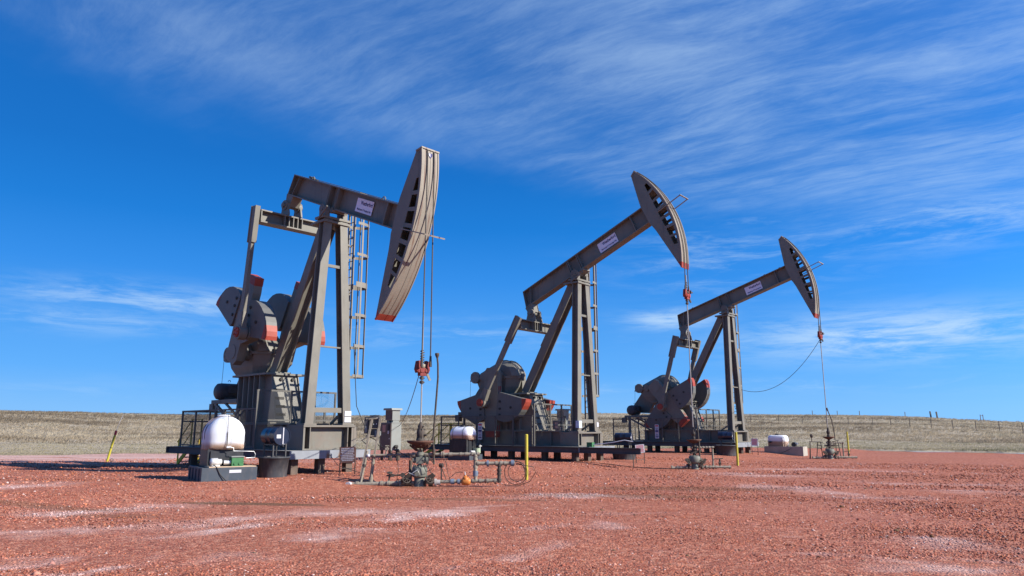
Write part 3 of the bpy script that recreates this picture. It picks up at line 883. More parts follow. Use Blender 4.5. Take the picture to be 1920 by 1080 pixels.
def pump_jack(P, tilt, crank, pa, Rh, label, deck_top):
    x, y, z, rz = P
    root = thing('pump_jack', (x, y, z), label, 'pump jack', rz, 'pump jacks in a row on the red pad')
    tilt, crank, pa = R(tilt), R(crank), R(pa)
    Tp = Matrix.Translation((0, 0, ZP)) @ Matrix.Rotation(-tilt, 4, 'Y')
    kx = Rh / 5.5
    kz = 1.03 if kx < 0.97 else kx
    Th = Tp @ Matrix.Diagonal((kx, 1, kx, 1))
    Tq = Tp @ Matrix.Diagonal((kx, 1, kz, 1))
    # ---- base skid, front block
    m = M()
    for n in (-0.72, 0.72):
        m.ibeam((-5.75, n, (deck_top + 1.62) / 2), (-0.62, n, (deck_top + 1.62) / 2), 0.34, 1.62 - deck_top, tf=0.045, tw=0.04)
        for sx_ in (-5.5, -4.4, -3.3, -2.2, -1.2):
            m.box((sx_ - 0.02, n - 0.165, deck_top + 0.047), (sx_ + 0.02, n + 0.165, 1.573))
    for sx_ in (-5.6, -2.1, -0.8):
        m.box((sx_ - 0.1, -0.69, deck_top + 0.1), (sx_ + 0.1, 0.69, 1.5))
    m.build('base_skid', PAINT, root)
    m = M()
    m.box((-0.62, -0.98, 1.50), (0.42, 0.98, 1.56))
    m.box((-0.62, -0.98, deck_top + 0.003), (0.42, 0.98, deck_top + 0.05))
    for n in (-0.95, 0.95):
        m.box((-0.6, n - 0.018, deck_top + 0.05), (0.40, n + 0.018, 1.5))
        m.box((0.365, n - 0.10, deck_top + 0.05), (0.395, n + 0.10, 1.498)) if n > 0 else m.box((0.365, n - 0.02, deck_top + 0.05), (0.395, n + 0.05, 1.498))
    m.box((0.16, -0.74, deck_top + 0.05), (0.19, 0.72, 1.5))
    for n in (-0.72, 0.70):
        m.box((0.19, n - 0.015, deck_top + 0.05), (0.40, n + 0.015, 1.5))
    m.box((-0.6, -0.9, deck_top + 0.06), (-0.56, 0.9, 1.5))
    m.build('front_block', PAINT, root)
    # ---- pedestal under the gear box, with step holes drawn as dark blocks in its front
    m = M()
    zb, zt = 1.62, 3.34
    b = [(-5.30, -0.56), (-2.24, -0.56), (-2.24, 0.56), (-5.30, 0.56)]
    t = [(-5.02, -0.52), (-2.74, -0.52), (-2.74, 0.52), (-5.02, 0.52)]
    vs = [(p, q, zb) for p, q in b] + [(p, q, zt) for p, q in t]
    m._add(vs, [(0, 1, 5, 4), (2, 3, 7, 6), (3, 0, 4, 7), (1, 2, 6, 5), (4, 5, 6, 7)])
    for s_ in (-4.75, -4.35, -3.95, -3.55, -3.15):
        m.prism([(s_ - 0.025, zb), (s_ + 0.025, zb), (s_ + 0.025, zt), (s_ - 0.025, zt)], -0.74, -0.52)
        m.prism([(s_ - 0.025, zb), (s_ + 0.025, zb), (s_ + 0.025, zt), (s_ - 0.025, zt)], 0.52, 0.74)
    m.box((-5.35, -0.78, zb), (-2.12, 0.78, zb + 0.05))
    m.box((-5.15, -0.80, zt), (-2.62, 0.80, zt + 0.07))
    for n in (-0.545, 0.545):
        m.bar((-2.23, n, zb + 0.05), (-2.73, n * 0.95, zt), 0.03, 0.10, (1, 0, 0))
    ped = m.build('pedestal', PAINT, root)
    for k in range(4):
        m = M()
        zz = 1.92 + k * 0.29
        f = (zz - zb) / (zt - zb)
        s_ = -2.24 - 0.5 * f
        m.box((s_ - 0.10, -0.44, zz - 0.06), (s_ + 0.012, -0.10, zz + 0.06))  # solid dark block stands for the shade inside an open hole
        m.build('step_hole_shade', DARK, ped)
    for n in (-0.16, 0.30):
        m = M().tube((-2.74, n, 3.20), (-2.62, n, 3.20), 0.06, 10)
        m.build('bolt', DARK, ped)
    # ---- gear box
    m = M()
    def loft(sections, closed=True):
        """rings of equal length joined in order"""
        k = len(sections[0])
        vs_ = [p for r_ in sections for p in r_]
        fs_ = [(j * k + q, j * k + (q + 1) % k, (j + 1) * k + (q + 1) % k, (j + 1) * k + q) for j in range(len(sections) - 1) for q in range(k)]
        m._add(vs_, fs_ + [tuple(range(k))[::-1], tuple(range((len(sections) - 1) * k, len(sections) * k))])
    g0 = SH[0]
    plan = [(-1.45, -0.52), (0.55, -0.52), (1.08, -0.10), (1.08, 0.10), (0.55, 0.52), (-1.45, 0.52)]
    loft([[(g0 - 0.1 + p * f, q * fq, zz) for p, q in plan] for zz, f, fq in ((3.41, 0.62, 0.80), (3.75, 0.86, 0.96), (4.18, 1.0, 1.0))])
    loft([[(g0 - 0.1 + p * 1.07, q * 1.16, zz) for p, q in plan] for zz in (4.18, 4.28)])
    prof = [(-1.55, 4.28), (-1.45, 4.50), (-0.8, 4.78)]
    for k in range(9):
        a = R(122 - k * 13.5)
        prof.append((0.10 + 0.92 * math.cos(a), 4.20 + 0.88 * math.sin(a)))
    prof.append((1.02, 4.28))
    loft([[(g0 + (p - 0.1) * f + 0.1, n, 4.28 + (q - 4.28) * f) for p, q in prof] for n, f in ((-0.50, 0.74), (-0.30, 1.0), (0.30, 1.0), (0.50, 0.74))])
    for n in (-0.2, 0.2):
        m.prism([(g0 + p, 4.27 + (q - 4.27) * 1.04 + 0.01) for p, q in prof], n - 0.025, n + 0.025)
    for n in (-1, 1):
        m.tube((SH[0], n * 0.45, SH[1]), (SH[0], n * 0.78, SH[1]), 0.30, 16)
        m.tube((g0 - 0.95, n * 0.45, 4.3), (g0 - 0.95, n * 0.66, 4.3), 0.20, 14)
        for k in range(5):
            s_ = g0 - 1.3 + k * 0.42
            m.cbox((s_, n * 0.60, 4.23), (0.06, 0.06, 0.19))
    m.cbox((g0 + 1.10, 0, 4.23), (0.10, 0.10, 0.36))
    gb = m.build('gear_box', PAINT, root)
    m = M()
    m.tube((-6.15, -0.62, 4.28), (-6.15, -0.50, 4.28), 0.30, 18)
    m.tube((-6.15, -0.50, 4.28), (-6.15, -0.1, 4.28), 0.18, 12)
    for k in range(6):
        a = k * PI / 3 + 0.3
        m.tube((-6.15 + 0.2 * math.cos(a), -0.64, 4.28 + 0.2 * math.sin(a)), (-6.15 + 0.2 * math.cos(a), -0.61, 4.28 + 0.2 * math.sin(a)), 0.035, 6)
    m.bar((-6.45, -0.56, 4.45), (-6.25, -0.56, 4.42), 0.04, 0.08)
    m.bar((-6.50, -0.56, 4.12), (-6.25, -0.56, 4.15), 0.04, 0.08)
    m.build('brake_drum', PAINT, root)
    m = M().path([(-6.48, -0.56, 4.12), (-6.50, -0.57, 3.2), (-6.52, -0.58, 2.2)], 0.008, 5)
    m.build('brake_cable', ROPE, root)
    # belt guard, motor and its table
    m = M()
    m.prism([(-7.3, 2.75), (-7.2, 3.20), (-6.2, 4.42), (-5.55, 4.42), (-5.45, 3.7), (-6.05, 2.70)], 0.36, 0.66)
    m.build('belt_guard', PAINT, root)
    m = M()
    m.lathe([(0.0, -0.62), (0.22, -0.62), (0.31, -0.55), (0.33, -0.42), (0.33, 0.20), (0.30, 0.30), (0.1, 0.34)], (-6.86, 0, 2.89), (0, 1, 0), 20)
    m.cbox((-6.86, -0.1, 2.62), (0.5, 0.5, 0.08))
    m.cbox((-6.52, -0.1, 2.98), (0.16, 0.3, 0.3))
    m.path([(-6.86, -0.1 + 0.05 * math.cos(a), 3.30 + 0.05 * math.sin(a)) for a in np.linspace(-0.4, 3.5, 7)], 0.012, 5)
    m.build('motor', MOTOR, root)
    m = M()
    m.box((-7.35, -0.55, 2.42), (-5.2, 0.66, 2.56))
    for n in (-0.5, 0.55):
        m.bar((-7.1, n, 2.42), (-5.3, n, 1.55), 0.08, 0.10)
        m.bar((-6.2, n, 2.42), (-5.35, n, 2.0), 0.07, 0.07)
        m.bar((-6.95, n, 2.42), (-6.95, n, deck_top + 0.01), 0.09, 0.09, (1, 0, 0))
    m.cbox((-7.45, -0.4, 2.25), (0.30, 0.22, 0.34))
    m.build('motor_table', PAINT, root)
    # ---- samson post
    for n in (-1, 1):
        m = M()
        m.ibeam((0.02, n * 0.31, 8.60), (0.136, n * 0.72, 1.56), 0.30, 0.33, (1, 0, 0), 0.045, 0.03)
        m.cbox((0.136, n * 0.72, 1.59), (0.5, 0.45, 0.05))
        m.build('front_leg', PAINT, root)
    m = M()
    m.ibeam((-0.38, 0, 8.42), (-3.22, 0, 3.44), 0.40, 0.46, (0, 1, 0), 0.045, 0.05)
    m.cbox((-3.2, 0, 3.44), (0.7, 0.62, 0.06))
    m.build('rear_leg', PAINT, root)
    for zz, w in ((6.95, 0.10), (4.15, 0.05), (2.05, 0.16)):
        f = (8.60 - zz) / 7.04
        nn = 0.31 + 0.41 * f - 0.12
        m = M().bar((0.10 + 0.1 * f, -nn, zz), (0.10 + 0.1 * f, nn, zz), 0.08, w)
        m.build('cross_brace', PAINT, root)
    for n in (-1, 1):
        m = M().bar((0.14, n * 0.62, 2.0), (-0.55, n * 0.62, 1.60), 0.06, 0.08)
        m.build('diagonal_brace', PAINT, root)
    m = M()
    m.box((-0.62, -0.52, 8.46), (0.24, 0.52, 8.54))
    m.box((-0.30, -0.56, 8.60), (0.22, 0.56, 8.68))
    for n in (-0.36, 0.36):
        m.box((-0.22, n - 0.09, 8.68), (0.18, n + 0.09, 8.90))
        m.tube((-0.02, n - 0.12, 8.97), (-0.02, n + 0.12, 8.97), 0.17, 14)
    m.tube((-0.02, -0.5, 8.97), (-0.02, 0.5, 8.97), 0.09, 12)
    m.bar((-0.15, -0.55, 8.56), (0.55, -0.62, 8.90), 0.04, 0.05)
    m.build('saddle_bearing', PAINT, root)
    # ladder with safety cage beside the far leg
    lad = M()
    for s_ in (-0.48, -0.13):
        lad.bar((s_, 0.98, 1.62), (s_, 0.98, 9.6), 0.035, 0.08, (1, 0, 0))
    k = 1.85
    while k < 9.5:
        lad.tube((-0.48, 0.98, k), (-0.13, 0.98, k), 0.016, 6, caps=False); k += 0.29
    for zz in (2.9, 4.6, 6.3, 7.9):
        f = (8.6 - zz) / 7.04
        lad.bar((-0.3, 0.98, zz), (0.06, 0.31 + 0.41 * f, zz), 0.04, 0.06)
    lad = lad.build('ladder', STEELT, root)
    m = M()
    hoops = (3.25, 4.30, 5.40, 6.50, 7.60, 8.75, 9.85)
    arc = [(-0.305 + 0.36 * math.cos(a), 0.98 + 0.70 * math.sin(a) ** 0.8) for a in np.linspace(0.02, PI - 0.02, 13)]
    for zz in hoops:
        hh = 0.19 if abs(zz - 6.5) < 0.1 else 0.10
        for i in range(len(arc) - 1):
            m.bar((arc[i][0], arc[i][1], zz), (arc[i + 1][0], arc[i + 1][1], zz), 0.012, hh)
    for i in (1, 3, 6, 9, 11):
        m.bar((arc[i][0], arc[i][1], 3.22), (arc[i][0], arc[i][1], 9.88), 0.016, 0.062, (1, 0, 0) if i in (3, 6, 9) else (0, 1, 0))
    m.build('safety_cage', STEELT, lad)
    # ---- walking beam
    m = M(Th)
    x0, x1, zl, zh = -3.42, 4.44, 0.06, 0.93
    m.box((x0 + 0.16, -0.22, zh - 0.05), (x1, 0.22, zh))
    m.box((x0, -0.22, zl), (x1, 0.22, zl + 0.05))
    m.box((x0 + 0.1, -0.02, zl + 0.05), (x1, 0.02, zh - 0.05))
    m.bar((x0 + 0.02, 0, zl + 0.05), (x0 + 0.16, 0, zh - 0.03), 0.42, 0.03, (1, 0, 0))
    for s_ in (-0.34, -0.26, 0.28, 0.36, 3.6):
        for n in (-1, 1):
            m.box((s_ - 0.018, min(n * 0.02, n * 0.21), zl + 0.05), (s_ + 0.018, max(n * 0.02, n * 0.21), zh - 0.05))
    for n in (-1, 1):
        m.bar((x0 + 0.34, n * 0.11, zl + 0.05), (x0 + 0.62, n * 0.11, zh - 0.05), 0.18, 0.03, (1, 0, 0))
    m.box((-0.42, -0.30, -0.04), (0.42, 0.30, 0.058))
    for s_ in (-0.3, 0.3):
        for n in (-0.25, 0.25):
            m.tube((s_, n, -0.10), (s_, n, 0.13), 0.035, 6)
    beam = m.build('walking_beam', PAINT, root)
    for s_ in (-2.2, 2.9, 3.9):
        m = M(Th)
        m.path([(s_ + 0.09 * math.cos(a), 0.05, zh + 0.09 * math.sin(a) + 0.01) for a in np.linspace(-0.2, PI + 0.2, 9)], 0.02, 6)
        m.build('lifting_eye', PAINT, beam)
    m = M(Th)
    m.bar((-2.6, 0.16, zh + 0.02), (-2.05, 0.16, zh + 0.02), 0.08, 0.04); m.cbox((-2.5, 0.1, zh + 0.05), (0.14, 0.1, 0.08)); m.cbox((-2.25, 0.05, zh + 0.04), (0.2, 0.14, 0.06))
    m.path([(-2.4, 0, zh + 0.02), (0.0, 0.10, zh + 0.03), (2.0, 0.06, zh + 0.02), (3.8, 0.1, zh + 0.02)], 0.012, 5)
    m.build('grease_line', GUARD, beam)
    m = M(Th)
    xs = 2.02
    m.box((xs - 0.54, -0.062, 0.25), (xs + 0.54, -0.05, 0.75))
    sg = m.build('brand_sign', LILAC, beam)
    Tt = Th @ Matrix.Translation((xs, -0.0645, 0.5)) @ Matrix.Rotation(PI / 2, 4, 'X')
    text_mesh('Weatherford', 0.20, 'lettering', BLUEINK, sg, Tt @ Matrix.Translation((0.12, 0.10, 0)) @ Matrix.Diagonal((0.72, 1, 1, 1)), bold=0.006)
    text_mesh('Maximizer II Pumping Unit', 0.105, 'lettering', BLUEINK, sg, Tt @ Matrix.Translation((0.02, -0.14, 0)) @ Matrix.Diagonal((0.80, 1, 1, 1)), bold=0.003)
    # ---- horse head
    Rr = 5.5
    A0, A1 = R(-29.2), R(28.6)
    holes = [R(a) for a in (17.0, 11.6, 6.2, 0.7, -4.9, -10.4, -15.6)]
    hw = R(2.05)
    cuts = sorted({A0, A1, R(-26.5), R(-22), R(22)} | {h - hw for h in holes} | {h + hw for h in holes})
    m = M(Tq)
    for n in (-0.31, 0.31):
        t2 = 0.012

        def cell(a, b, ra0, ra1, rb0, rb1):
            pts = [(ra0 * math.cos(a), ra0 * math.sin(a)), (ra1 * math.cos(a), ra1 * math.sin(a)), (rb1 * math.cos(b), rb1 * math.sin(b)), (rb0 * math.cos(b), rb0 * math.sin(b))]
            m.prism(pts, n - t2, n + t2)
        for i in range(len(cuts) - 1):
            a, b = cuts[i], cuts[i + 1]
            hole = any(abs((a + b) / 2 - h) < hw * 0.5 for h in holes)
            m.m = 1 if (a + b) / 2 < R(-26.5) else 0
            sub = max(1, int((b - a) / R(2.2)))
            for k in range(sub):
                p, q = a + (b - a) * k / sub, a + (b - a) * (k + 1) / sub
                bp, bq = back_radius(p), back_radius(q)
                if hole:
                    f = 0.45 * (q - a) / (b - a); f0 = 0.45 * (p - a) / (b - a)
                    xi = 4.90 + 0.10 * (0.5 + (p + q) / 2 - (a + b) / 2)
                    hp, hq = max(xi / math.cos(p), bp + 0.1), max(xi / math.cos(q), bq + 0.1)
                    cell(p, q, bp, hp, bq, hq)
                    cell(p, q, Rr - 0.13, Rr - 0.02, Rr - 0.13, Rr - 0.02)
                else:
                    cell(p, q, bp, Rr - 0.02, bq, Rr - 0.02)
    m.m = 0
    # back closing plate, inner ribs, top cap
    N_ = 24
    for i in range(N_):
        a, b = A0 + (A1 - A0) * i / N_, A0 + (A1 - A0) * (i + 1) / N_
        ra, rb = back_radius(a) + 0.004, back_radius(b) + 0.004
        m.bar((ra * math.cos(a), 0, ra * math.sin(a)), (rb * math.cos(b), 0, rb * math.sin(b)), 0.596, 0.02, (1, 0, 0))
    for i in range(len(holes) - 1):
        a = (holes[i] + holes[i + 1]) / 2
        if i % 2 == 0:
            m.bar((4.9 * math.cos(a), 0, 4.9 * math.sin(a)), ((Rr - 0.06) * math.cos(a), 0, (Rr - 0.06) * math.sin(a)), 0.594, 0.02, (0, 0, 1))
    head = m.build('horse_head', [PAINT, REDP], root)
    m = M(Tq)
    NA = 44
    # wrapped face: base plate, two raised strips with a groove between, raised lips at the sides
    for n0, n1, r0, r1 in ((-0.30, 0.30, -0.05, -0.022), (-0.285, -0.010, -0.022, -0.012), (0.010, 0.285, -0.022, -0.012), (-0.34, -0.300, -0.05, 0.004), (0.300, 0.34, -0.05, 0.004)):
        for i in range(NA):
            a, b = A0 + (A1 - A0) * i / NA, A0 + (A1 - A0) * (i + 1) / NA
            m.m = 1 if (a + b) / 2 < R(-26.6) else 0
            pts = [((Rr + r0) * math.cos(a), (Rr + r0) * math.sin(a)), ((Rr + r1) * math.cos(a), (Rr + r1) * math.sin(a)),
                   ((Rr + r1) * math.cos(b), (Rr + r1) * math.sin(b)), ((Rr + r0) * math.cos(b), (Rr + r0) * math.sin(b))]
            m.prism(pts, n0, n1)
    m.build('front_strip', [STRIP, REDP], head)
    m = M(Tq)
    a = A1
    m.bar((back_radius(a) * math.cos(a), 0, back_radius(a) * math.sin(a)), ((Rr + 0.02) * math.cos(a), 0, (Rr + 0.02) * math.sin(a)), 0.70, 0.05, (0, 0, 1))
    for n in (-0.2, 0.02, 0.22):
        m.tube((5.3 * math.cos(a), n, 5.3 * math.sin(a)), (5.3 * math.cos(a) - 0.03, n, 5.3 * math.sin(a) + 0.06), 0.03, 6)
    m.build('top_cap', STRIP, head)
    m = M(Tq)
    a = R(26.6)
    for k, col in ((0, 0), (1, 1)):
        m.m = k
        rr = Rr + 0.002 + 0.003 * k
        w_ = 0.075 if k == 0 else 0.04
        c_ = Vector((rr * math.cos(a), 0.0, rr * math.sin(a))); tz = Vector((-math.sin(a), 0, math.cos(a))); ty = Vector((0, 1, 0))
        m._add([c_ + ty * (i * w_) + tz * (j * w_ * 1.1) for i, j in ((-1, 0.9), (1, 0.9), (1, 0.0), (0, -1.1), (-1, 0.0))] if k == 0 else
               [c_ + ty * (i * w_) + tz * (j * w_ * 1.1) for i, j in ((-1.6, 1.4), (-0.2, 1.4), (-0.2, -1.2), (-1.6, 0.1))], [(0, 1, 2, 3, 4)] if k == 0 else [(0, 1, 2, 3)])
    m.build('badge', [BLUEINK, WHITE], head)
    m = M(Tq)
    for n in (-0.37, 0.37):
        m.bar((4.95, n, 0.16), (6.22, n, 0.22), 0.05, 0.03)
    m.bar((6.21, -0.395, 0.22), (6.21, 0.395, 0.22), 0.05, 0.04)
    m.build('cable_keeper', STRIP, head)
    # ---- equaliser, its bearing, pitman arms
    ex, ez = rotated(-3.22 * kx, -0.36, tilt)
    E = Vector((ex, 0, ZP + ez))
    q0 = rotated(-3.22 * kx, 0.06, tilt)
    m = M()
    for n in (-0.26, 0.26):
        m.bar((E.x, n, E.z - 0.02), (E.x, n, E.z - 0.42), 0.06, 0.40, (1, 0, 0), h2=0.62)
        m.tube((E.x, n - 0.07, E.z), (E.x, n + 0.07, E.z), 0.20, 14)
    m.tube((E.x, -0.40, E.z), (E.x, 0.40, E.z), 0.10, 12)
    m.bar((E.x, 0, E.z + 0.0), (q0[0], 0, ZP + q0[1] + 0.01), 0.40, 0.34, (1, 0, 0), h2=0.52)
    m.build('equaliser_bearing', PAINT, root)
    ze = E.z - 0.42
    m = M()
    m.ibeam((E.x, -1.32, ze - 0.24), (E.x, 1.32, ze - 0.24), 0.42, 0.48, tf=0.05, tw=0.04)
    for n in (-0.36, -0.18, 0.0, 0.18, 0.36):
        for d in (-1, 1):
            m.box((E.x + min(d * 0.02, d * 0.2), n - 0.015, ze - 0.43), (E.x + max(d * 0.02, d * 0.2), n + 0.015, ze - 0.05))
    for n in (-1.3, 1.3):
        m.box((E.x - 0.21, n - 0.02, ze - 0.42), (E.x + 0.21, n + 0.02, ze - 0.06))
    m.build('equaliser_beam', PAINT, root)
    pin = Vector((SH[0] + 1.33 * math.cos(pa), 0, SH[1] + 1.33 * math.sin(pa)))
    d = (Vector((E.x, 0, ze - 0.24)) - pin).normalized()
    for n in (-1, 1):
        nv = Vector((0, n * 1.46, 0))
        at = Vector((E.x, 0, ze - 0.24)) + nv
        pb = pin + nv
        m = M()
        m.bar(pb + d * 0.25, at - d * 0.7, 0.13, 0.24, (1, 0, 0))
        m.ibeam(at - d * 1.0, at + d * 0.36, 0.19, 0.36, (1, 0, 0), 0.05, 0.14)
        m.tube(pb - Vector((0, n * 0.15, 0)), pb + Vector((0, n * 0.13, 0)), 0.27, 20)
        m.bar(pb, pb + d * 0.75, 0.22, 0.46, (1, 0, 0), h2=0.27)
        pit = m.build('pitman_arm', PAINT, root)
        m = M().tube(pb + Vector((0, n * 0.13, 0)), pb + Vector((0, n * 0.18, 0)), 0.19, 18)
        for k in range(5):
            a = k * 2 * PI / 5
            m.tube(pb + Vector((0.12 * math.cos(a), n * 0.18, 0.12 * math.sin(a))), pb + Vector((0.12 * math.cos(a), n * 0.21, 0.12 * math.sin(a))), 0.03, 6)
        m.build('crank_pin', REDP, pit)
    # ---- cranks with their counterweights
    for n in (-1, 1):
        Tc = Matrix.Translation((SH[0], 0, SH[1])) @ Matrix.Rotation(-crank, 4, 'Y')
        m = M(Tc)
        ya, yb = sorted((n * 0.82, n * 1.14))
        arm = [(-0.42, -0.28), (-0.42, 0.28), (-0.2, 0.40), (0.9, 0.44), (2.3, 0.38), (2.66, 0.34), (2.66, -0.34), (2.4, -0.40), (-0.2, -0.46)]
        m.prism(arm, ya, yb)
        pu, pv = 1.33 * math.cos(pa - crank), 1.33 * math.sin(pa - crank)
        m.tube((pu, n * 0.80, pv), (pu, n * 1.26, pv), 0.25, 16)
        m.prism([(pu - 0.6, -0.36), (pu - 0.22, pv - 0.12), (pu + 0.22, pv - 0.12), (pu + 0.6, -0.36)], ya + 0.006, yb - 0.006)
        m.tube((0, n * 0.78, 0), (0, n * 1.16, 0), 0.27, 18)
        m.m = 1
        m.prism([(2.66, -0.345), (2.66, 0.345), (2.95, 0.31), (2.95, -0.31)], ya - 0.01, yb + 0.01)
        m.m = 2
        m.bar((0.5, n * 0.92, 0.44), (2.6, n * 0.92, 0.352), 0.05, 0.02, (0, 0, 1)); m.bar((0.5, n * 1.05, 0.44), (2.6, n * 1.05, 0.352), 0.05, 0.02, (0, 0, 1))
        cr = m.build('crank', [PAINT, REDP, DKRED], root)
        for s_ in (-1, 1):
            m = M(Tc)
            yc, yd = sorted((n * 0.74, n * 1.20))

            rim = [(2.28, 0.36), (2.38, 0.60), (2.43, 0.88), (2.41, 1.16), (2.32, 1.44), (2.17, 1.70), (1.96, 1.90), (1.86, 1.97)]
            rim = [(u_ - 0.2, v_) for u_, v_ in rim]
            m.prism([(u_, s_ * v_) for u_, v_ in rim] + [(1.14, s_ * 1.97), (0.80, s_ * 0.60), (0.95, s_ * 0.48)], yc, yd)
            m.m = 1
            m.prism([(u_, s_ * v_) for u_, v_ in ((1.66, 1.97), (1.48, 2.10), (1.32, 2.18), (1.18, 2.20), (1.14, 1.97))], yc - 0.004, yd + 0.004)
            m.m = 2
            yo = n * 1.205
            for u_, v_ in ((1.25, 0.62), (1.60, 0.62), (1.9, 0.62), (1.55, 1.30)):
                m.tube((u_, yo - n * 0.01, s_ * v_), (u_, yo + n * 0.03, s_ * v_), 0.06, 8)
            m.build('counterweight', [CWP, REDP, DARK], cr)
    # ---- wire-rope bridle down from the horse head
    Tinv = None
    return root


def bridle(root, Rh, tilt, zc):
    """two ropes over the head's face and straight down to the carrier bar at height zc (machine coordinates)"""
    tilt = R(tilt)
    for n in (-1, 1):
        pts = []
        kx = Rh / 5.5
        a = R(28.2) + tilt
        rr = Rh + 0.022
        kz = 1.03 / kx if kx < 0.97 else 1.0
        while a > 0:
            lx, lz = rr * math.cos(a - tilt), rr * math.sin(a - tilt) * kz
            pts.append((lx * math.cos(tilt) - lz * math.sin(tilt), n * 0.13, ZP + lx * math.sin(tilt) + lz * math.cos(tilt))); a -= R(2.0)
        pts = [q for q in pts if q[2] > ZP + 0.15]
        rr = max(rr, pts[-1][0])
        pts.append((rr, n * 0.13, ZP))
        pts.append((rr - 0.005, n * 0.145, (ZP + zc) / 2))
        pts.append((rr - 0.01, n * 0.16, zc + 0.16))
        m = M().path(pts, 0.020, 6)
        m.tube((rr - 0.01, n * 0.16, zc + 0.42), (rr - 0.01, n * 0.16, zc + 0.10), 0.03, 8, 0.045)
        m.build('bridle_rope', ROPE, root)


JACKS = [dict(tilt=-21.8, crank=67, pa=26, Rh=5.15, zc=3.10, label='nearest pump jack, its horse head tilted down and turned face on', top=0.77),
         dict(tilt=24.2, crank=270, pa=256, Rh=5.45, zc=7.30, label='middle pump jack with horse head raised highest and counterweights hanging down', top=0.93),
         dict(tilt=17.2, crank=-50, pa=-66, Rh=5.41, zc=6.80, label='farthest pump jack on the right, head raised, near the concrete tank base', top=0.90)]
ROOTS = []
for P, j in zip(JP, JACKS):
    r_ = pump_jack(P, j['tilt'], j['crank'], j['pa'], j['Rh'], j['label'], j['top'])
    bridle(r_, j['Rh'], j['tilt'], j['zc'])
    ROOTS.append(r_)


def L2W(i, s, n, z=0.0):
    """machine coordinates -> world"""
    x, y, zi, a = JP[i]
    return Vector((x + s * math.cos(a) - n * math.sin(a), y + s * math.sin(a) + n * math.cos(a), z + zi))


# ---------------------------------------------------------------- steel platforms, guards, stairs
def platform(i, label, top, ext=0.0):
    x, y, z, rz = JP[i]
    root = thing('steel_platform', (x, y, z), label, 'platform', rz, 'steel platforms on piles under the pump jacks')
    h = 0.25
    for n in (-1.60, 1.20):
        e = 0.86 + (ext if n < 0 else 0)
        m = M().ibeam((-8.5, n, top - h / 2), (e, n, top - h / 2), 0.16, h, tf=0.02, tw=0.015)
        m.build('side_beam', SIDE_SHADE, root)
    m = M().box((0.87, -1.68, top - h), (0.90, 1.28, top)); m.box((0.80, -1.68, top - 0.02), (0.87, 1.28, top))
    for n in (-0.55, 0.15):
        m.cbox((0.905, n, top - 0.06), (0.02, 0.12, 0.05))
    m.build('end_beam', GALVE, root)
    m = M().box((-8.53, -1.68, top - h), (-8.50, 1.28, top)); m.build('end_beam', SIDE_SHADE, root)
    m = M()
    for s_ in (-7.2, -5.0, -3.1, -1.1, 0.45):
        m.box((s_ - 0.07, -1.52, top - h + 0.02), (s_ + 0.07, 1.12, top - 0.05))
    m.build('cross_beam', GALV, root)
    m = M()
    s_ = -8.45
    while s_ < 0.75:
        m.box((s_, -1.52, top - 0.035), (s_ + 0.03, 1.12, top - 0.004)); s_ += 0.065
    o = m.build('floor_grating', GALV, root)
    o['kind'] = 'stuff'
    ps = [(s, n) for s in (-6.8, -5.05, -3.15, -1.2, 0.46) for n in (-1.32, -0.36)] + [(0.46, 0.68)]
    for s, n in ps:
        w = L2W(i, s, n)
        g = G(w.x, w.y) - z
        m = M().ibeam((s, n, g - 0.2), (s, n, top - h), 0.24, 0.24, (1, 0, 0), 0.03, 0.20)
        m.build('pile', PILE, root)
    return root


platform(0, 'long steel platform on piles beside the white dome tank', JACKS[0]['top'])
platform(1, 'long steel platform under the middle pump jack with a beam reaching out past it', JACKS[1]['top'], 3.0)
platform(2, 'long steel platform on piles under the farthest pump jack', JACKS[2]['top'])


def guard(i, label, top, sp):
    x, y, z, rz = JP[i]
    root = thing('guard_fence', (x, y, z), label, 'guard fence', rz, 'mesh guard fences round the machines')
    t1 = 2.13 if i == 0 else 2.33
    t2 = 2.74 if i == 0 else 2.86
    b = top + 0.01
    runs = [((-7.6, -1.52), (-1.72, -1.52), t1, [-7.6, -6.4, -5.2, -4.0, -2.9, -1.78]), ((-7.6, 1.14), (-1.72, 1.14), t1, [-7.6, -5.9, -4.2, -1.78])]
    for (s0, n0), (s1, n1), t, posts in runs:
        for s_ in posts:
            M().bar((s_, n0, b), (s_, n0, t), 0.055, 0.055, (1, 0, 0)).build('post', GUARD, root)
        M().bar((s0 - 0.03, n0, t - 0.02), (s1, n0, t - 0.02), 0.055, 0.05).build('rail', GUARD, root)
        M().bar((s0, n0, b + 0.06), (s1, n0, b + 0.06), 0.045, 0.05).build('rail', GUARD, root)
        m = M(); diamond(m, (s0, n0 + 0.03, b + 0.08), (s1 - s0, 0, 0), (0, 0, t - b - 0.12), sp, 0.0045 if i == 0 else 0.0034)
        m.build('wire_panel', WIRE, root)
    # rear and the taller screen between gear box and samson post
    for s_, n0, n1, t, posts in ((-7.6, -1.5, 1.12, t1, []), (-1.62, -1.56, 1.48, t2, [-1.56, -0.30, 0.62, 1.46])):
        zb = b if s_ > -2 else b
        for n in posts:
            M().bar((s_, n, 1.64 if abs(n) < 0.8 else b), (s_, n, t), 0.06, 0.06, (1, 0, 0)).build('post', GUARD, root)
        M().bar((s_, n0, t - 0.02), (s_, n1, t - 0.02), 0.055, 0.06).build('rail', GUARD, root)
        M().bar((s_, n0, b + 0.95), (s_, n1, b + 0.95), 0.05, 0.05).build('rail', GUARD, root)
        m = M(); diamond(m, (s_ + 0.02, n0, b + 0.05), (0, n1 - n0, 0), (0, 0, t - b - 0.1), sp, 0.0045 if i == 0 else 0.0034)
        m.build('wire_panel', WIRE, root)
    return root


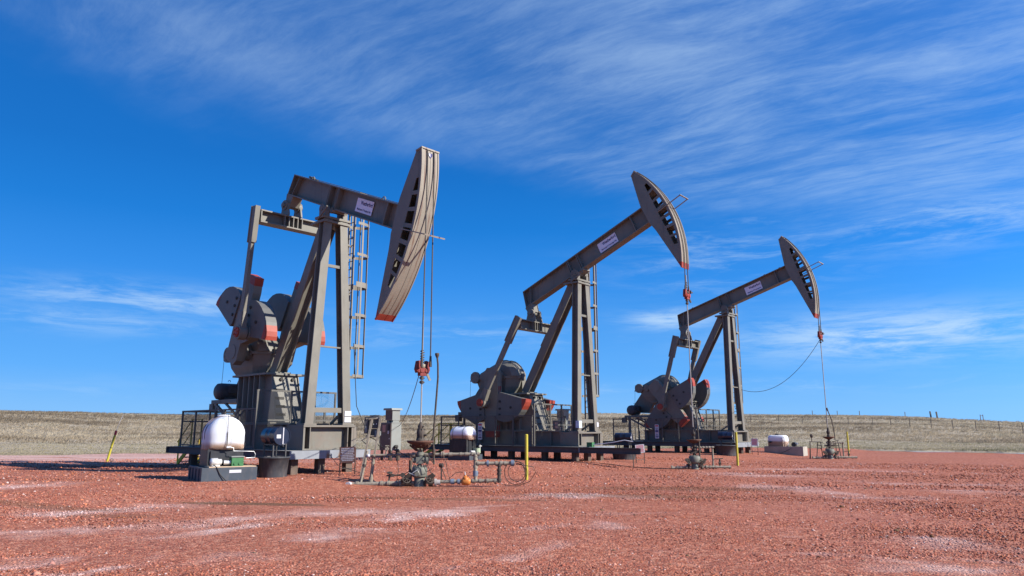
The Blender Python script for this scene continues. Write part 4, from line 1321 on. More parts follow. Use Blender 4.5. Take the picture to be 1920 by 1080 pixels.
guard(0, 'wire mesh guard on the near platform, behind the white dome tank', JACKS[0]['top'], 0.06)
guard(1, 'wire mesh guard on the middle platform, behind the small strapped tank', JACKS[1]['top'], 0.13)
guard(2, 'wire mesh guard on the farthest platform at the right', JACKS[2]['top'], 0.15)


def hazard_sign(i, s, n, zb, zt, w, label):
    x, y, z, rz = JP[i]
    p = L2W(i, s, n)
    root = thing('warning_sign', p, label, 'warning sign', rz, 'tall warning signs hung on the guards')
    h = (zt - zb)
    M().box((-w / 2, -0.012, zb), (w / 2, 0.0, zt)).build('sign_plate', WHITE, root)
    m = M()
    for k, (f, ww, hh, c) in enumerate(((0.90, 0.8, 0.10, 1), (0.74, 0.7, 0.035, 0), (0.66, 0.6, 0.035, 0), (0.53, 0.82, 0.12, 0), (0.40, 0.7, 0.03, 1), (0.30, 0.6, 0.03, 0), (0.22, 0.7, 0.03, 0), (0.12, 0.75, 0.07, 0))):
        m.m = c
        m.box((-w * ww / 2, -0.016, zb + h * f - h * hh / 2), (w * ww / 2, -0.0125, zb + h * f + h * hh / 2))
    m.build('printed_lines', [BLUEINK, REDINK], root)


hazard_sign(0, -4.05, -1.58, 1.02, 1.66, 0.24, 'tall white warning sign on the mesh guard just left of the dome tank')
hazard_sign(1, -4.9, -1.58, 1.20, 1.98, 0.27, 'tall white warning sign on the middle guard below the counterweight')
hazard_sign(2, -4.35, -1.58, 1.10, 1.95, 0.27, 'tall white warning sign on the farthest guard before the counterweight')


def stairs(i, label, top):
    x, y, z, rz = JP[i]
    p = L2W(i, -8.55, -0.30)
    g = G(p.x, p.y)
    root = thing('yellow_stairs', (p.x, p.y, 0), label, 'stairs', rz, 'yellow steel stairs at the platform ends')
    zt = top + z
    run = 1.15
    for n in (-0.42, 0.42):
        M().bar((0, n, zt - 0.03), (-run, n, g + 0.02), 0.05, 0.16).build('stringer', YELLOWD, root)
        m = M()
        m.bar((0.0, n, zt - 0.1), (0.0, n, zt + 1.05), 0.05, 0.05, (1, 0, 0))
        m.bar((-run, n, g), (-run, n, g + 0.98), 0.05, 0.05, (1, 0, 0))
        m.tube((0.9, n, zt + 1.05), (0, n, zt + 1.05), 0.025, 6)
        m.tube((0.9, n, zt + 0.52), (0, n, zt + 0.52), 0.02, 6)
        m.bar((0.9, n, zt), (0.9, n, zt + 1.05), 0.05, 0.05, (1, 0, 0))
        m.tube((0, n, zt + 1.05), (-run - 0.15, n, g + 0.88), 0.025, 6)
        m.tube((0, n, zt + 0.52), (-run, n, g + 0.45), 0.02, 6)
        m.build('handrail', YELLOWD, root)
    for k in range(4):
        f = (k + 0.7) / 4.3
        M().box((-run * f - 0.14, -0.39, zt + (g - zt) * f - 0.02), (-run * f + 0.12, 0.39, zt + (g - zt) * f + 0.02)).build('tread', GALV, root)


stairs(0, 'yellow handrailed stairs at the far left end of the near platform', JACKS[0]['top'])
stairs(1, 'yellow handrailed stairs climbing to the middle platform', JACKS[1]['top'])


# ---------------------------------------------------------------- wellheads
def rot_pts(pts, o):
    return [Vector(p) + Vector(o) for p in pts]


def handwheel(parent, c, r, axis, m_=None):
    m = M()
    c = Vector(c); ax = Vector(axis).normalized()
    u = ax.cross(Vector((0.1, 0.2, 0.97))).normalized(); t = u.cross(ax)
    m.path([c + u * (r * math.cos(a)) + t * (r * math.sin(a)) for a in np.linspace(0, 2 * PI, 15)], 0.016, 6)
    for k in range(3):
        a = k * PI / 3
        m.tube(c + u * (r * math.cos(a)) + t * (r * math.sin(a)), c - u * (r * math.cos(a)) - t * (r * math.sin(a)), 0.010, 5)
    m.tube(c - ax * 0.12, c + ax * 0.03, 0.018, 6)
    return m.build('handwheel', m_ or PIPED, parent)


def collar(m, p, ax, r, L, n=12):
    """one pipe collar; inside a Ring set every collar becomes a part of its own"""
    if isinstance(m, Ring):
        m.add(p, ax, r, L, n); return
    p = Vector(p); ax = Vector(ax).normalized()
    m.tube(p - ax * (L / 2), p + ax * (L / 2), r, n)


class Ring:
    def __init__(s):
        s.items = []

    def add(s, *a):
        s.items.append(a)

    def build(s, name, m, parent):
        for a in s.items:
            q = M(); collar(q, *a); q.build(name, m, parent)


def bolts(m, c, r, n, h, br=0.016):
    for k in range(n):
        a = 2 * PI * k / n
        x, y = c[0] + r * math.cos(a), c[1] + r * math.sin(a)
        m.tube((x, y, c[2]), (x, y, c[2] + h), br, 6)


def well_near():
    w = L2W(0, 5.06, 0)
    root = thing('wellhead', (w.x, w.y, G(w.x, w.y)), 'nearest wellhead, with wide rusty drip pan and orange valve on its flow line', 'wellhead', 0, 'wellheads below the horse heads')
    K = 0.00325

    def p(a, b, y=0.0):
        return Vector(((a - 735) * K, y, max(0.03, (997 - b) * K)))
    m = M(); m.lathe([(0.15, -0.1), (0.15, 0.24), (0.13, 0.26)], n=20); m.build('casing', HEADG, root)
    m = M()
    m.lathe([(0.12, 0.24), (0.19, 0.26), (0.215, 0.29), (0.215, 0.50), (0.20, 0.53), (0.06, 0.55)], n=22)
    bolts(m, (0, 0, 0.50), 0.175, 12, 0.09)
    m.tube((-0.05, -0.2, 0.36), (-0.05, -0.27, 0.36), 0.06, 10)
    m.build('casing_head', HEADG, root)
    m = M().path([(-0.17, -0.22, 0.38), (-0.03, -0.25, 0.47), (0.03, -0.26, 0.35), (-0.05, -0.25, 0.30), (-0.28, -0.2, 0.39)], 0.012, 5)
    m.build('bleed_line', CHROME, root)
    m = M()
    m.tube((0, 0, 0.53), (0, 0, 0.66), 0.055, 12)
    m.tube((-0.20, 0, 0.72), (0.22, 0, 0.72), 0.075, 12)
    m.cbox((0, -0.01, 0.72), (0.20, 0.17, 0.18))
    m.tube((0.18, 0, 0.72), (0.24, 0, 0.72), 0.11, 12)
    m.tube((0, 0, 0.78), (0, 0, 1.02), 0.075, 12)
    collar(m, (0, 0, 0.90), (0, 0, 1), 0.11, 0.09)
    m.build('pumping_tee', HEADG, root)
    m = M()
    for a, b in (((-0.2, -0.05, 0.72), (-0.33, -0.1, 0.93)), ((0.24, 0, 0.7), (0.42, -0.05, 0.74)), ((0.22, -0.05, 0.86), (0.40, -0.08, 0.63))):
        m.bar(a, b, 0.035, 0.018)
    m.build('valve_lever', PIPED, root)
    # drip pan: a shallow funnel
    m = M()
    m.lathe([(0.09, 1.05), (0.13, 1.08), (0.375, 1.215), (0.39, 1.265), (0.375, 1.265), (0.355, 1.22), (0.10, 1.10)], n=28)
    m.lathe([(0.0, 1.195), (0.34, 1.205)], n=24)
    for k in range(8):
        a = k * PI / 4 + 0.2
        m.bar((0.1 * math.cos(a), 0.1 * math.sin(a), 0.98), (0.30 * math.cos(a), 0.30 * math.sin(a), 1.145), 0.015, 0.05)
    m.build('drip_pan', RUSTPAN, root)
    m = M()
    m.lathe([(0.09, 1.2), (0.12, 1.24), (0.125, 1.31), (0.09, 1.33), (0.105, 1.36), (0.115, 1.50), (0.10, 1.56), (0.075, 1.60), (0.085, 1.66), (0.06, 1.72), (0.035, 1.76), (0.02, 1.78)], n=16)
    for k in range(4):
        a = k * PI / 2 + 0.5
        m.tube((0.10 * math.cos(a), 0.10 * math.sin(a), 1.28), (0.10 * math.cos(a), 0.10 * math.sin(a), 1.60), 0.014, 6)
    m.tube((0.1, -0.03, 1.42), (0.18, -0.04, 1.42), 0.03, 8)
    m.tube((0.0, 0, 1.64), (0.10, -0.07, 1.66), 0.022, 6)
    m.build('stuffing_box', PIPED, root)
    # lower line to the left
    m = M()
    m.tube(p(150, 978, -0.05), p(560, 968, -0.02), 0.058, 12)
    m.tube(p(560, 968, -0.02), (-0.15, 0, 0.1), 0.055, 12)
    m.build('flow_pipe', PIPE, root)
    m = Ring()
    for a in (200, 410, 470):
        collar(m, p(a, 977 - (a - 150) * 0.024, -0.04), (1, 0.02, 0.03), 0.078, 0.07)
    collar(m, p(545, 970, -0.02), (1, 0, 0.06), 0.085, 0.03); collar(m, p(572, 970, -0.02), (1, 0, 0.06), 0.092, 0.06)
    m.build('pipe_collar', PIPE, root)
    m = M(); m.tube(p(136, 978, -0.09), p(150, 978, -0.05), 0.062, 14); m.tube(p(130, 978, -0.20), p(136, 978, -0.09), 0.08, 14)
    m.build('pressure_gauge', CHROME, root)
    for a, y, sg in ((620, -0.12, 1), (822, -0.12, -1)):
        m = M()
        collar(m, p(a + 10, 965, 0), (1, 0, 0), 0.10, 0.12); collar(m, p(a + 40 * sg, 968, 0), (1, 0, 0), 0.095, 0.05)
        m.tube(p(a + 10, 965, 0), p(a + 20, 925, -0.16), 0.04, 8)
        m.bar(p(a - 30, 960, -0.17), p(a + 45, 890, -0.22), 0.13, 0.035, (0.5, -1, 0))
        m.build('gate_valve', PIPED, root)
        handwheel(root, p(a + 12, 930, -0.23), 0.11, (0.35, -0.8, 0.45))
    # second riser, small valves and bleed lines crowding the left side
    m = M(); m.tube(p(225, 978, 0.0), p(268, 700, 0.12), 0.036, 10); m.build('riser_pipe', PIPE, root)
    m = Ring()
    for a, b in ((250, 820), (232, 930)):
        collar(m, p(a, b, 0.05), (0.12, 0.05, 1), 0.055, 0.07)
    m.build('pipe_collar', PIPED, root)
    m = M(); m.tube(p(470, 975, -0.02), p(478, 905, -0.03), 0.026, 8); m.tube(p(450, 905, -0.03), p(600, 898, -0.04), 0.024, 8); m.tube(p(590, 898, -0.10), p(590, 898, 0.03), 0.06, 12); m.cbox(p(500, 903, -0.03), (0.09, 0.07, 0.08))
    m.build('bleed_valve', PIPED, root)
    handwheel(root, p(478, 880, -0.06), 0.07, (0.1, -0.3, 1))
    m = M(); m.tube(p(430, 735, 0.1), p(440, 660, 0.1), 0.022, 8); m.cbox(p(440, 680, 0.1), (0.10, 0.07, 0.07)); m.tube(p(425, 655, 0.1), p(458, 655, 0.1), 0.02, 6)
    m.build('needle_valve', PIPE, root)
    m = M(); m.tube(p(520, 730, 0.1), p(525, 690, 0.1), 0.024, 8); m.tube(p(505, 690, 0.1), p(545, 690, 0.1), 0.03, 8)
    m.build('needle_valve', PIPED, root)
    for pts in (((440, 670, 0.1), (480, 720, 0.05), (540, 700, 0.05), (620, 740, 0.0)), ((600, 898, -0.05), (640, 870, -0.1), (690, 860, -0.2)), ((790, 720, -0.1), (770, 800, -0.25), (800, 870, -0.25), (845, 850, -0.2))):
        M().path([p(*t) for t in pts], 0.011, 5).build('wire', RUBBER, root)
    # lower line to the right
    m = M(); m.tube((0.15, 0, 0.12), p(1440, 945), 0.05, 12); m.build('flow_pipe', PIPE, root)
    m = Ring(); collar(m, p(875, 962), (1, 0, 0), 0.105, 0.05); collar(m, p(900, 962), (1, 0, 0), 0.075, 0.10); m.build('pipe_flange', mat('pale_pipe_paint', (0.38, 0.35, 0.33), 0.6, 0, 0.15, 8), root)
    m = Ring()
    for a, r_, l in ((1020, 0.075, 0.10), (1075, 0.075, 0.07)):
        collar(m, p(a, 955), (1, 0, 0), r_, l)
    m.build('pipe_union', PIPEB, root)
    m = M()
    o = p(1138, 955)
    m.lathe([(0.05, -0.13), (0.085, -0.12), (0.10, -0.05), (0.10, 0.05), (0.085, 0.12), (0.05, 0.13)], o, (1, 0, 0), 16)
    m.lathe([(0.10, 0.0), (0.085, 0.10), (0.075, 0.13), (0.04, 0.14), (0.035, 0.18)], o, (-0.12, 0, 1), 14)
    for k in range(4):
        a = k * PI / 2 + 0.7
        m.tube(o + Vector((0.07 * math.cos(a), 0.07 * math.sin(a), 0.1)), o + Vector((0.07 * math.cos(a), 0.07 * math.sin(a), 0.145)), 0.015, 6)
    ov = m.build('orange_valve', ORANGE, root)
    M().tube(o + Vector((-0.02, 0, 0.17)), o + Vector((-0.04, 0, 0.27)), 0.014, 6).build('valve_stem', CHROME, ov)
    m = Ring()
    for a in (1200, 1260, 1325, 1390):
        collar(m, p(a, 950), (1, 0, 0), 0.066, 0.06)
    m.build('pipe_collar', PIPE, root)
    m = M()
    m.tube(p(1220, 950), p(1215, 722), 0.052, 12)
    for b in (905, 830, 765, 735):
        collar(m, p(1217, b), (0, 0, 1), 0.07, 0.06)
    m.build('riser_pipe', PIPE, root)
    m = Ring(); collar(m, p(1219, 885), (0, 0, 1), 0.075, 0.13); m.build('pipe_union', PIPEB, root)
    m = M(); m.tube(p(1215, 803), p(1560, 800), 0.05, 12); m.build('flow_pipe', PIPE, root)
    m = Ring()
    for a, r_ in ((1240, 0.066), (1400, 0.068), (1440, 0.07), (1475, 0.066)):
        collar(m, p(a, 802), (1, 0, 0), r_, 0.06)
    m.build('pipe_collar', PIPE, root)
    m = Ring(); collar(m, p(1325, 803), (1, 0, 0), 0.085, 0.06); collar(m, p(1540, 800), (1, 0, 0), 0.085, 0.09); m.build('pipe_union', PIPEB, root)
    m = M(); m.tube(p(1424, 803), p(1424, 965), 0.05, 12)
    for b in (815, 860, 890, 940):
        collar(m, p(1424, b), (0, 0, 1), 0.068, 0.055)
    m.build('riser_pipe', PIPED, root)
    m = M(); m.tube(p(1300, 950), p(1310, 950), 0.062, 12); m.build('pipe_cap', RUSTPAN, root)
    # upper line
    m = M(); m.tube(p(282, 737, 0.10), p(620, 725, 0.12), 0.032, 10); m.tube(p(620, 725, 0.12), (0, 0, 0.86), 0.035, 10); m.tube((0.1, 0, 0.88), p(1255, 722, 0), 0.042, 12)
    m.build('upper_flow_pipe', PIPE, root)
    m = Ring()
    for a, r_, l in ((330, 0.04, 0.05), (470, 0.042, 0.05), (560, 0.04, 0.05), (680, 0.075, 0.10), (790, 0.055, 0.08), (850, 0.055, 0.07), (925, 0.085, 0.03), (940, 0.085, 0.03), (1000, 0.058, 0.10), (1090, 0.055, 0.06), (1140, 0.055, 0.08), (1190, 0.06, 0.04), (1240, 0.06, 0.05)):
        collar(m, p(a, 737 - (a - 282) * 0.0155, 0.05 if a < 650 else 0), (1, 0, 0.01), r_, l)
    m.build('pipe_collar', PIPE, root)
    M().lathe([(0.0, -0.03), (0.045, -0.02), (0.05, 0.0), (0.045, 0.02), (0, 0.03)], p(280, 738, 0.08), (0.2, -1, 0), 14).build('white_gauge', WHITE, root)
    m = M(); m.tube(p(925, 940), p(922, 830), 0.022, 8); m.tube(p(922, 838), p(922, 826), 0.045, 10); m.tube(p(905, 817, -0.02), p(938, 817, -0.05), 0.055, 12); m.tube(p(930, 850, 0.0), p(965, 930, -0.05), 0.012, 5)
    m.build('gauge_riser', PIPED, root)
    m = M(); m.tube(p(300, 970, 0.2), p(325, 740, 0.16), 0.045, 10); collar(m, p(318, 800, 0.17), (0.1, 0, 1), 0.058, 0.05); collar(m, p(303, 940, 0.2), (0.1, 0, 1), 0.062, 0.12)
    m.build('riser_pipe', PIPE, root)
    m = M(); m.tube(p(640, 780, 0.35), p(640, 985, 0.35), 0.05, 8); m.build('support_post', PILE, root)
    # swan-necked vent
    m = M()
    m.path([p(858, 810, -0.05), p(856, 720, -0.05), p(848, 600, -0.05), p(856, 450, -0.06), p(872, 200, -0.07), p(880, 60, -0.07), p(877, -60, -0.07), p(870, -115, -0.07)], 0.028, 8)
    m.lathe([(0.03, 0), (0.06, 0.07), (0.065, 0.12), (0.055, 0.14)], p(870, -112, -0.07), (-0.05, 0, 1), 12)
    collar(m, p(855, 700, -0.05), (0, 0, 1), 0.045, 0.15)
    m.cbox(p(840, 600, -0.05), (0.08, 0.06, 0.06))
    m.build('vent_pipe', PIPED, root)
    # loose wires
    for pts in (((500, 720, 0.1), (540, 790, 0.05), (550, 870, 0), (540, 950, -0.05)), ((760, 770, -0.1), (800, 800, -0.1), (830, 870, -0.1), (860, 905, -0.1)), ((940, 740, 0), (965, 800, -0.05), (980, 880, -0.05), (1000, 940, -0.05)), ((990, 930, -0.1), (1050, 880, -0.1), (1110, 872, -0.05))):
        q = [p(*t) for t in pts]
        M().path(q, 0.009, 5).build('wire', RUBBER, root)
    return root


def small_well(loc, K, label, vent, frames):
    root = thing('wellhead', loc, label, 'wellhead', 0, 'wellheads below the horse heads')
    m = M(); m.lathe([(0.15, -0.1), (0.15, 0.22), (0.13, 0.24)], n=18); m.build('casing', HEADG, root)
    m = M(); m.lathe([(0.12, 0.22), (0.21, 0.26), (0.235, 0.30), (0.235, 0.50), (0.2, 0.53), (0.07, 0.56)], n=20); bolts(m, (0, 0, 0.5), 0.19, 10, 0.08)
    m.tube((-0.3, 0, 0.36), (0.3, 0, 0.36), 0.08, 10)
    m.build('casing_head', HEADG, root)
    m = M(); m.tube((0, 0, 0.53), (0, 0, 1.16), 0.065, 12)
    for z in (0.66, 0.80, 0.93):
        m.tube((0, 0, z - 0.035), (0, 0, z + 0.035), 0.11, 12)
    m.tube((-0.25, 0, 0.72), (0.3, 0, 0.72), 0.05, 10); m.bar((-0.2, -0.1, 0.62), (0.25, -0.1, 0.80), 0.05, 0.04)
    m.build('pumping_tee', PIPED, root)
    M().lathe([(0.08, 1.04), (0.29, 1.15), (0.31, 1.20), (0.29, 1.19), (0.08, 1.12)], n=22).build('drip_pan', RUSTPAN, root)
    M().lathe([(0.07, 1.12), (0.085, 1.2), (0.085, 1.3), (0.06, 1.33), (0.09, 1.36), (0.10, 1.48), (0.07, 1.52), (0.075, 1.60), (0.04, 1.66), (0.02, 1.7)], n=14).build('stuffing_box', PIPED, root)
    m = M(); m.tube((-0.98, -0.05, 0.06), (-0.12, 0, 0.09), 0.048, 10); m.tube((0.12, 0, 0.10), (1.45, -0.05, 0.09), 0.05, 10)
    m.build('flow_pipe', PIPE, root)
    m = Ring()
    for a in (-0.95, -0.72, -0.35, -0.22, 0.3, 0.45, 0.6, 0.85, 1.2, 1.4):
        collar(m, (a, -0.02, 0.085), (1, 0, 0), 0.085 if abs(a) < 0.5 else 0.068, 0.06)
    m.build('pipe_collar', PIPE, root)
    m = M(); m.tube((0, 0, 0.86), (0.82, 0.02, 0.88), 0.038, 10)
    for a in (-0.12, 0.12, 0.25, 0.36, 0.5, 0.62, 0.76):
        collar(m, (a, 0.01, 0.87), (1, 0, 0), 0.055, 0.05)
    m.build('upper_flow_pipe', PIPE, root)
    for s_ in (-1, 1):
        m = M(); collar(m, (s_ * 0.28, 0, 0.12), (1, 0, 0), 0.10, 0.1); m.bar((s_ * 0.22, -0.12, 0.20), (s_ * 0.42, -0.15, 0.42), 0.10, 0.03, (0.4, -1, 0))
        m.build('gate_valve', PIPED, root)
        handwheel(root, (s_ * 0.3, -0.2, 0.33), 0.10, (0.4, -0.8, 0.3))
    m = M(); m.tube((1.02, 0, 0.05), (1.02, 0, 0.40), 0.035, 8); m.tube((0.80, 0, 0.41), (1.16, 0, 0.43), 0.022, 6); m.tube((0.98, 0, 0.25), (1.06, 0, 0.25), 0.06, 8)
    m.build('valve_tee_handle', PIPED, root)
    m = M(); m.tube((0.76, 0.05, 0), (0.76, 0.05, 0.88), 0.04, 8); m.build('support_post', PIPE, root)
    for v in vent:
        m = M(); m.path(v[:-1] if v[-1] == 'tee' else v, 0.026, 8)
        top = Vector(v[-2] if v[-1] == 'tee' else v[-1])
        if v[-1] == 'tee':
            m.tube(top - Vector((0.07, 0, 0)), top + Vector((0.07, 0, 0)), 0.035, 8)
            m.tube(Vector(v[0]), Vector(v[0]) + Vector((0, 0, 1.1)), 0.04, 8)
        else:
            d = (top - Vector(v[-2])).normalized()
            m.tube(top - d * 0.18, top, 0.035, 8, 0.05)
        m.build('vent_pipe', PIPED, root)
    for f in frames:
        m = M()
        for a, b in f:
            m.tube(a, b, 0.022, 6)
        m.build('pipe_stand', PIPED, root)
    return root


well_near()
w2 = L2W(1, 5.45, 0)
small_well((w2.x, w2.y, G(w2.x, w2.y)), 0.0212, 'middle wellhead with a tall tee-topped vent pipe beside its rod', [[(0.18, -0.1, 0.10), (0.17, -0.1, 1.3), (0.13, -0.1, 2.0), (0.11, -0.1, 2.46), 'tee']], [])
w3 = L2W(2, 5.41, 0)
small_well((w3.x, w3.y, G(w3.x, w3.y)), 0.0281, 'farthest wellhead between dark pipe stands, with a leaning curved vent', [[(0.34, 0, 1.0), (0.32, 0, 1.5), (0.24, 0, 2.1), (0.02, 0, 2.75)]],
           [[((-1.08, 0, 0), (-1.04, 0, 0.92)), ((-0.74, 0, 0), (-0.62, 0, 0.92)), ((-0.36, 0.1, 0), (-0.42, 0.1, 0.90)), ((-0.96, 0.4, 0), (-0.92, 0.3, 0.9)), ((-1.1, 0, 0.93), (-0.35, 0, 0.90)), ((-0.68, 0, 0.55), (-0.4, 0.1, 0.55)), ((-0.68, 0, 0.75), (-0.4, 0.1, 0.72)), ((-0.94, 0, 0.92), (-0.94, 0, 1.15))],
            [((0.60, 0, 0.05), (0.48, 0, 0.95)), ((0.40, 0.1, 0.4), (0.40, 0.1, 0.92)), ((0.1, 0, 0.90), (0.52, 0, 1.0)), ((0.15, 0, 0.72), (0.5, 0, 0.72))]])
m = M().lathe([(0.03, 0), (0.075, 0.05), (0.08, 0.14), (0.05, 0.2)], (-0.94, 0, 1.13), (0, 0, 1), 10)
o = m.build('float_switch', PIPED); o.location = (w3.x, w3.y, G(w3.x, w3.y))
tag(o, 'dark bulb-shaped switch on the pipe stand left of the farthest wellhead', 'switch')


# ---------------------------------------------------------------- polished rods with their carrier bars
def rod(i, s, zc, ztop, label, big):
    w = L2W(i, s, 0)
    z0 = G(w.x, w.y)
    zc += JP[i][2] - z0
    ztop += JP[i][2] - z0
    root = thing('polished_rod', (w.x, w.y, z0), label, 'polished rod', JP[i][3], 'polished rods hung from the horse heads')
    M().tube((0, 0, 1.70), (0, 0, ztop), 0.020 if big else 0.022, 8).build('rod', RODM, root)
    m = M()
    m.cbox((0, 0, zc), (0.16, 0.40, 0.13)); m.cbox((0, 0, zc - 0.10), (0.13, 0.22, 0.12))
    for n in (-1, 1):
        m.prismx([(n * 0.12, zc + 0.28), (n * 0.20, zc + 0.26), (n * 0.25, zc + 0.02), (n * 0.20, zc - 0.08), (n * 0.10, zc - 0.02)], -0.06, 0.06)
        m.tube((0.07, n * 0.09, zc - 0.01), (0.10, n * 0.09, zc - 0.01), 0.05, 10)
    m.build('carrier_bar', mat('worn_red_carrier', (0.17, 0.030, 0.025), 0.55, 0, 0.3, 14, (0.04, 0.02, 0.018), 0.7) if i == 0 else mat('red_carrier', (0.26, 0.045, 0.03), 0.55, 0, 0.3, 14, (0.05, 0.02, 0.018), 0.6), root)
    m = M()
    m.lathe([(0.05, 0.06), (0.09, 0.08), (0.095, 0.17), (0.05, 0.19)], (0, 0, zc), (0, 0, 1), 12)
    m.bar((0.0, 0.14, zc - 0.02), (0.05, 0.26, zc - 0.28), 0.05, 0.06)
    m.build('load_cell', PIPE if i == 0 else PIPED, root)
    m = M()
    m.path([(0.055 * math.cos(a), 0.055 * math.sin(a), zc + 0.22 + 0.36 * a / (10 * PI)) for a in np.linspace(0, 10 * PI, 70)], 0.013, 5)
    m.build('spring', ROPE, root)
    m = M()
    for z in (zc - 0.22, zc - 0.34):
        m.tube((0, 0, z - 0.045), (0, 0, z + 0.045), 0.055, 10); m.tube((-0.03, -0.07, z), (0.03, 0.07, z), 0.022, 6)
    if i > 0:
        m.bar((0.0, 0.05, zc + 0.16), (0.12, 0.34, zc + 0.16), 0.04, 0.04); m.tube((0.1, 0.2, zc + 0.1), (0.1, 0.2, zc + 0.24), 0.03, 6)
    m.build('rod_clamp', PIPED, root)


rod(0, 5.06, 3.10, 5.95, 'polished rod hanging low from the nearest horse head on a dark red carrier bar', True)
rod(1, 5.44, 7.30, 8.2, 'long polished rod under the middle horse head, red carrier bar high above', False)
rod(2, 5.40, 6.80, 7.5, 'long polished rod under the farthest horse head with a cable looped from its carrier', False)


def cable(name, pts, r, label, sag=0.0, cat='cable', m_=None, group=None):
    pts = [Vector(p) for p in pts]
    if len(pts) == 2 and sag:
        a, b = pts
        pts = [a.lerp(b, t) - Vector((0, 0, sag * 4 * t * (1 - t))) for t in np.linspace(0, 1, 22)]
    o = M().path(pts, r, 5).build(name, m_ or RUBBER)
    return tag(o, label, cat, group)


c1 = L2W(0, 5.06, -0.1, 3.0)
cable('cable', [c1, (-5.28, 33.72, 1.70)], 0.012, 'thin beaded cable slanting from the dark red carrier bar to the tall cabinet', 0.35)
cable('cable', [L2W(0, 0.3, 0.85, 4.35), L2W(0, 0.4, 1.0, 2.2), L2W(0, 0.8, 1.25, 1.2), (-4.75, 23.3, 1.25), (-4.5, 22.75, 1.15)], 0.014, 'black cable sagging from the nearest samson leg to the panels on the leaning posts')
c3 = L2W(2, 5.40, -0.05, 6.62)
cable('cable', [c3, L2W(2, 0.2, 0.72, 4.05)], 0.014, 'pale thin cable looping from the farthest carrier bar to the samson leg', 1.1, 'cable', GUARD)
cable('cable', [L2W(0, 0.93, -0.32, 0.65), L2W(0, 1.2, -0.15, 0.3), L2W(0, 2.0, 0.4, 0.02), L2W(0, 3.2, 1.6, -0.10), (-3.4, 22.2, G(-3.4, 22.2) + 0.02), (-2.9, 21.2, 0.1)], 0.010, 'black hose on the gravel from the near platform to the nearest wellhead')
gx = [(1.2, 33.6), (3.0, 32.2), (4.2, 31.4), (5.06, 30.87), (6.1, 30.2), (w2.x - 0.9, w2.y)]
cable('cable', [(x, y, G(x, y) + 0.02) for x, y in gx], 0.014, 'black hose lying on the gravel towards the middle wellhead')

# coiled hose at the end of the near flow line
pts = []
hc = (0.0, 21.6)
for t in np.linspace(0, 4.6 * PI, 70):
    rr = 0.27 + 0.05 * math.sin(t * 0.37)
    pts.append((0.03 + rr * math.cos(t) + 0.02 * t / 3, 21.0 + 0.05 * math.sin(t * 0.5), 0.38 + rr * 1.05 * math.sin(t) + 0.02))
pts += [(0.55, 21.0, 0.55), (0.62, 21.0, 0.40), (0.45, 21.0, 0.15), (0.1, 21.0, 0.03), (-0.3, 21.0, 0.06)]
o = M().path([(p_[0] + 0.05, p_[1], max(0.02, p_[2])) for p_ in pts], 0.010, 5).build('hose_coil', RUBBER)
tag(o, 'loops of thin black hose hanging at the right end of the near flow line', 'hose')


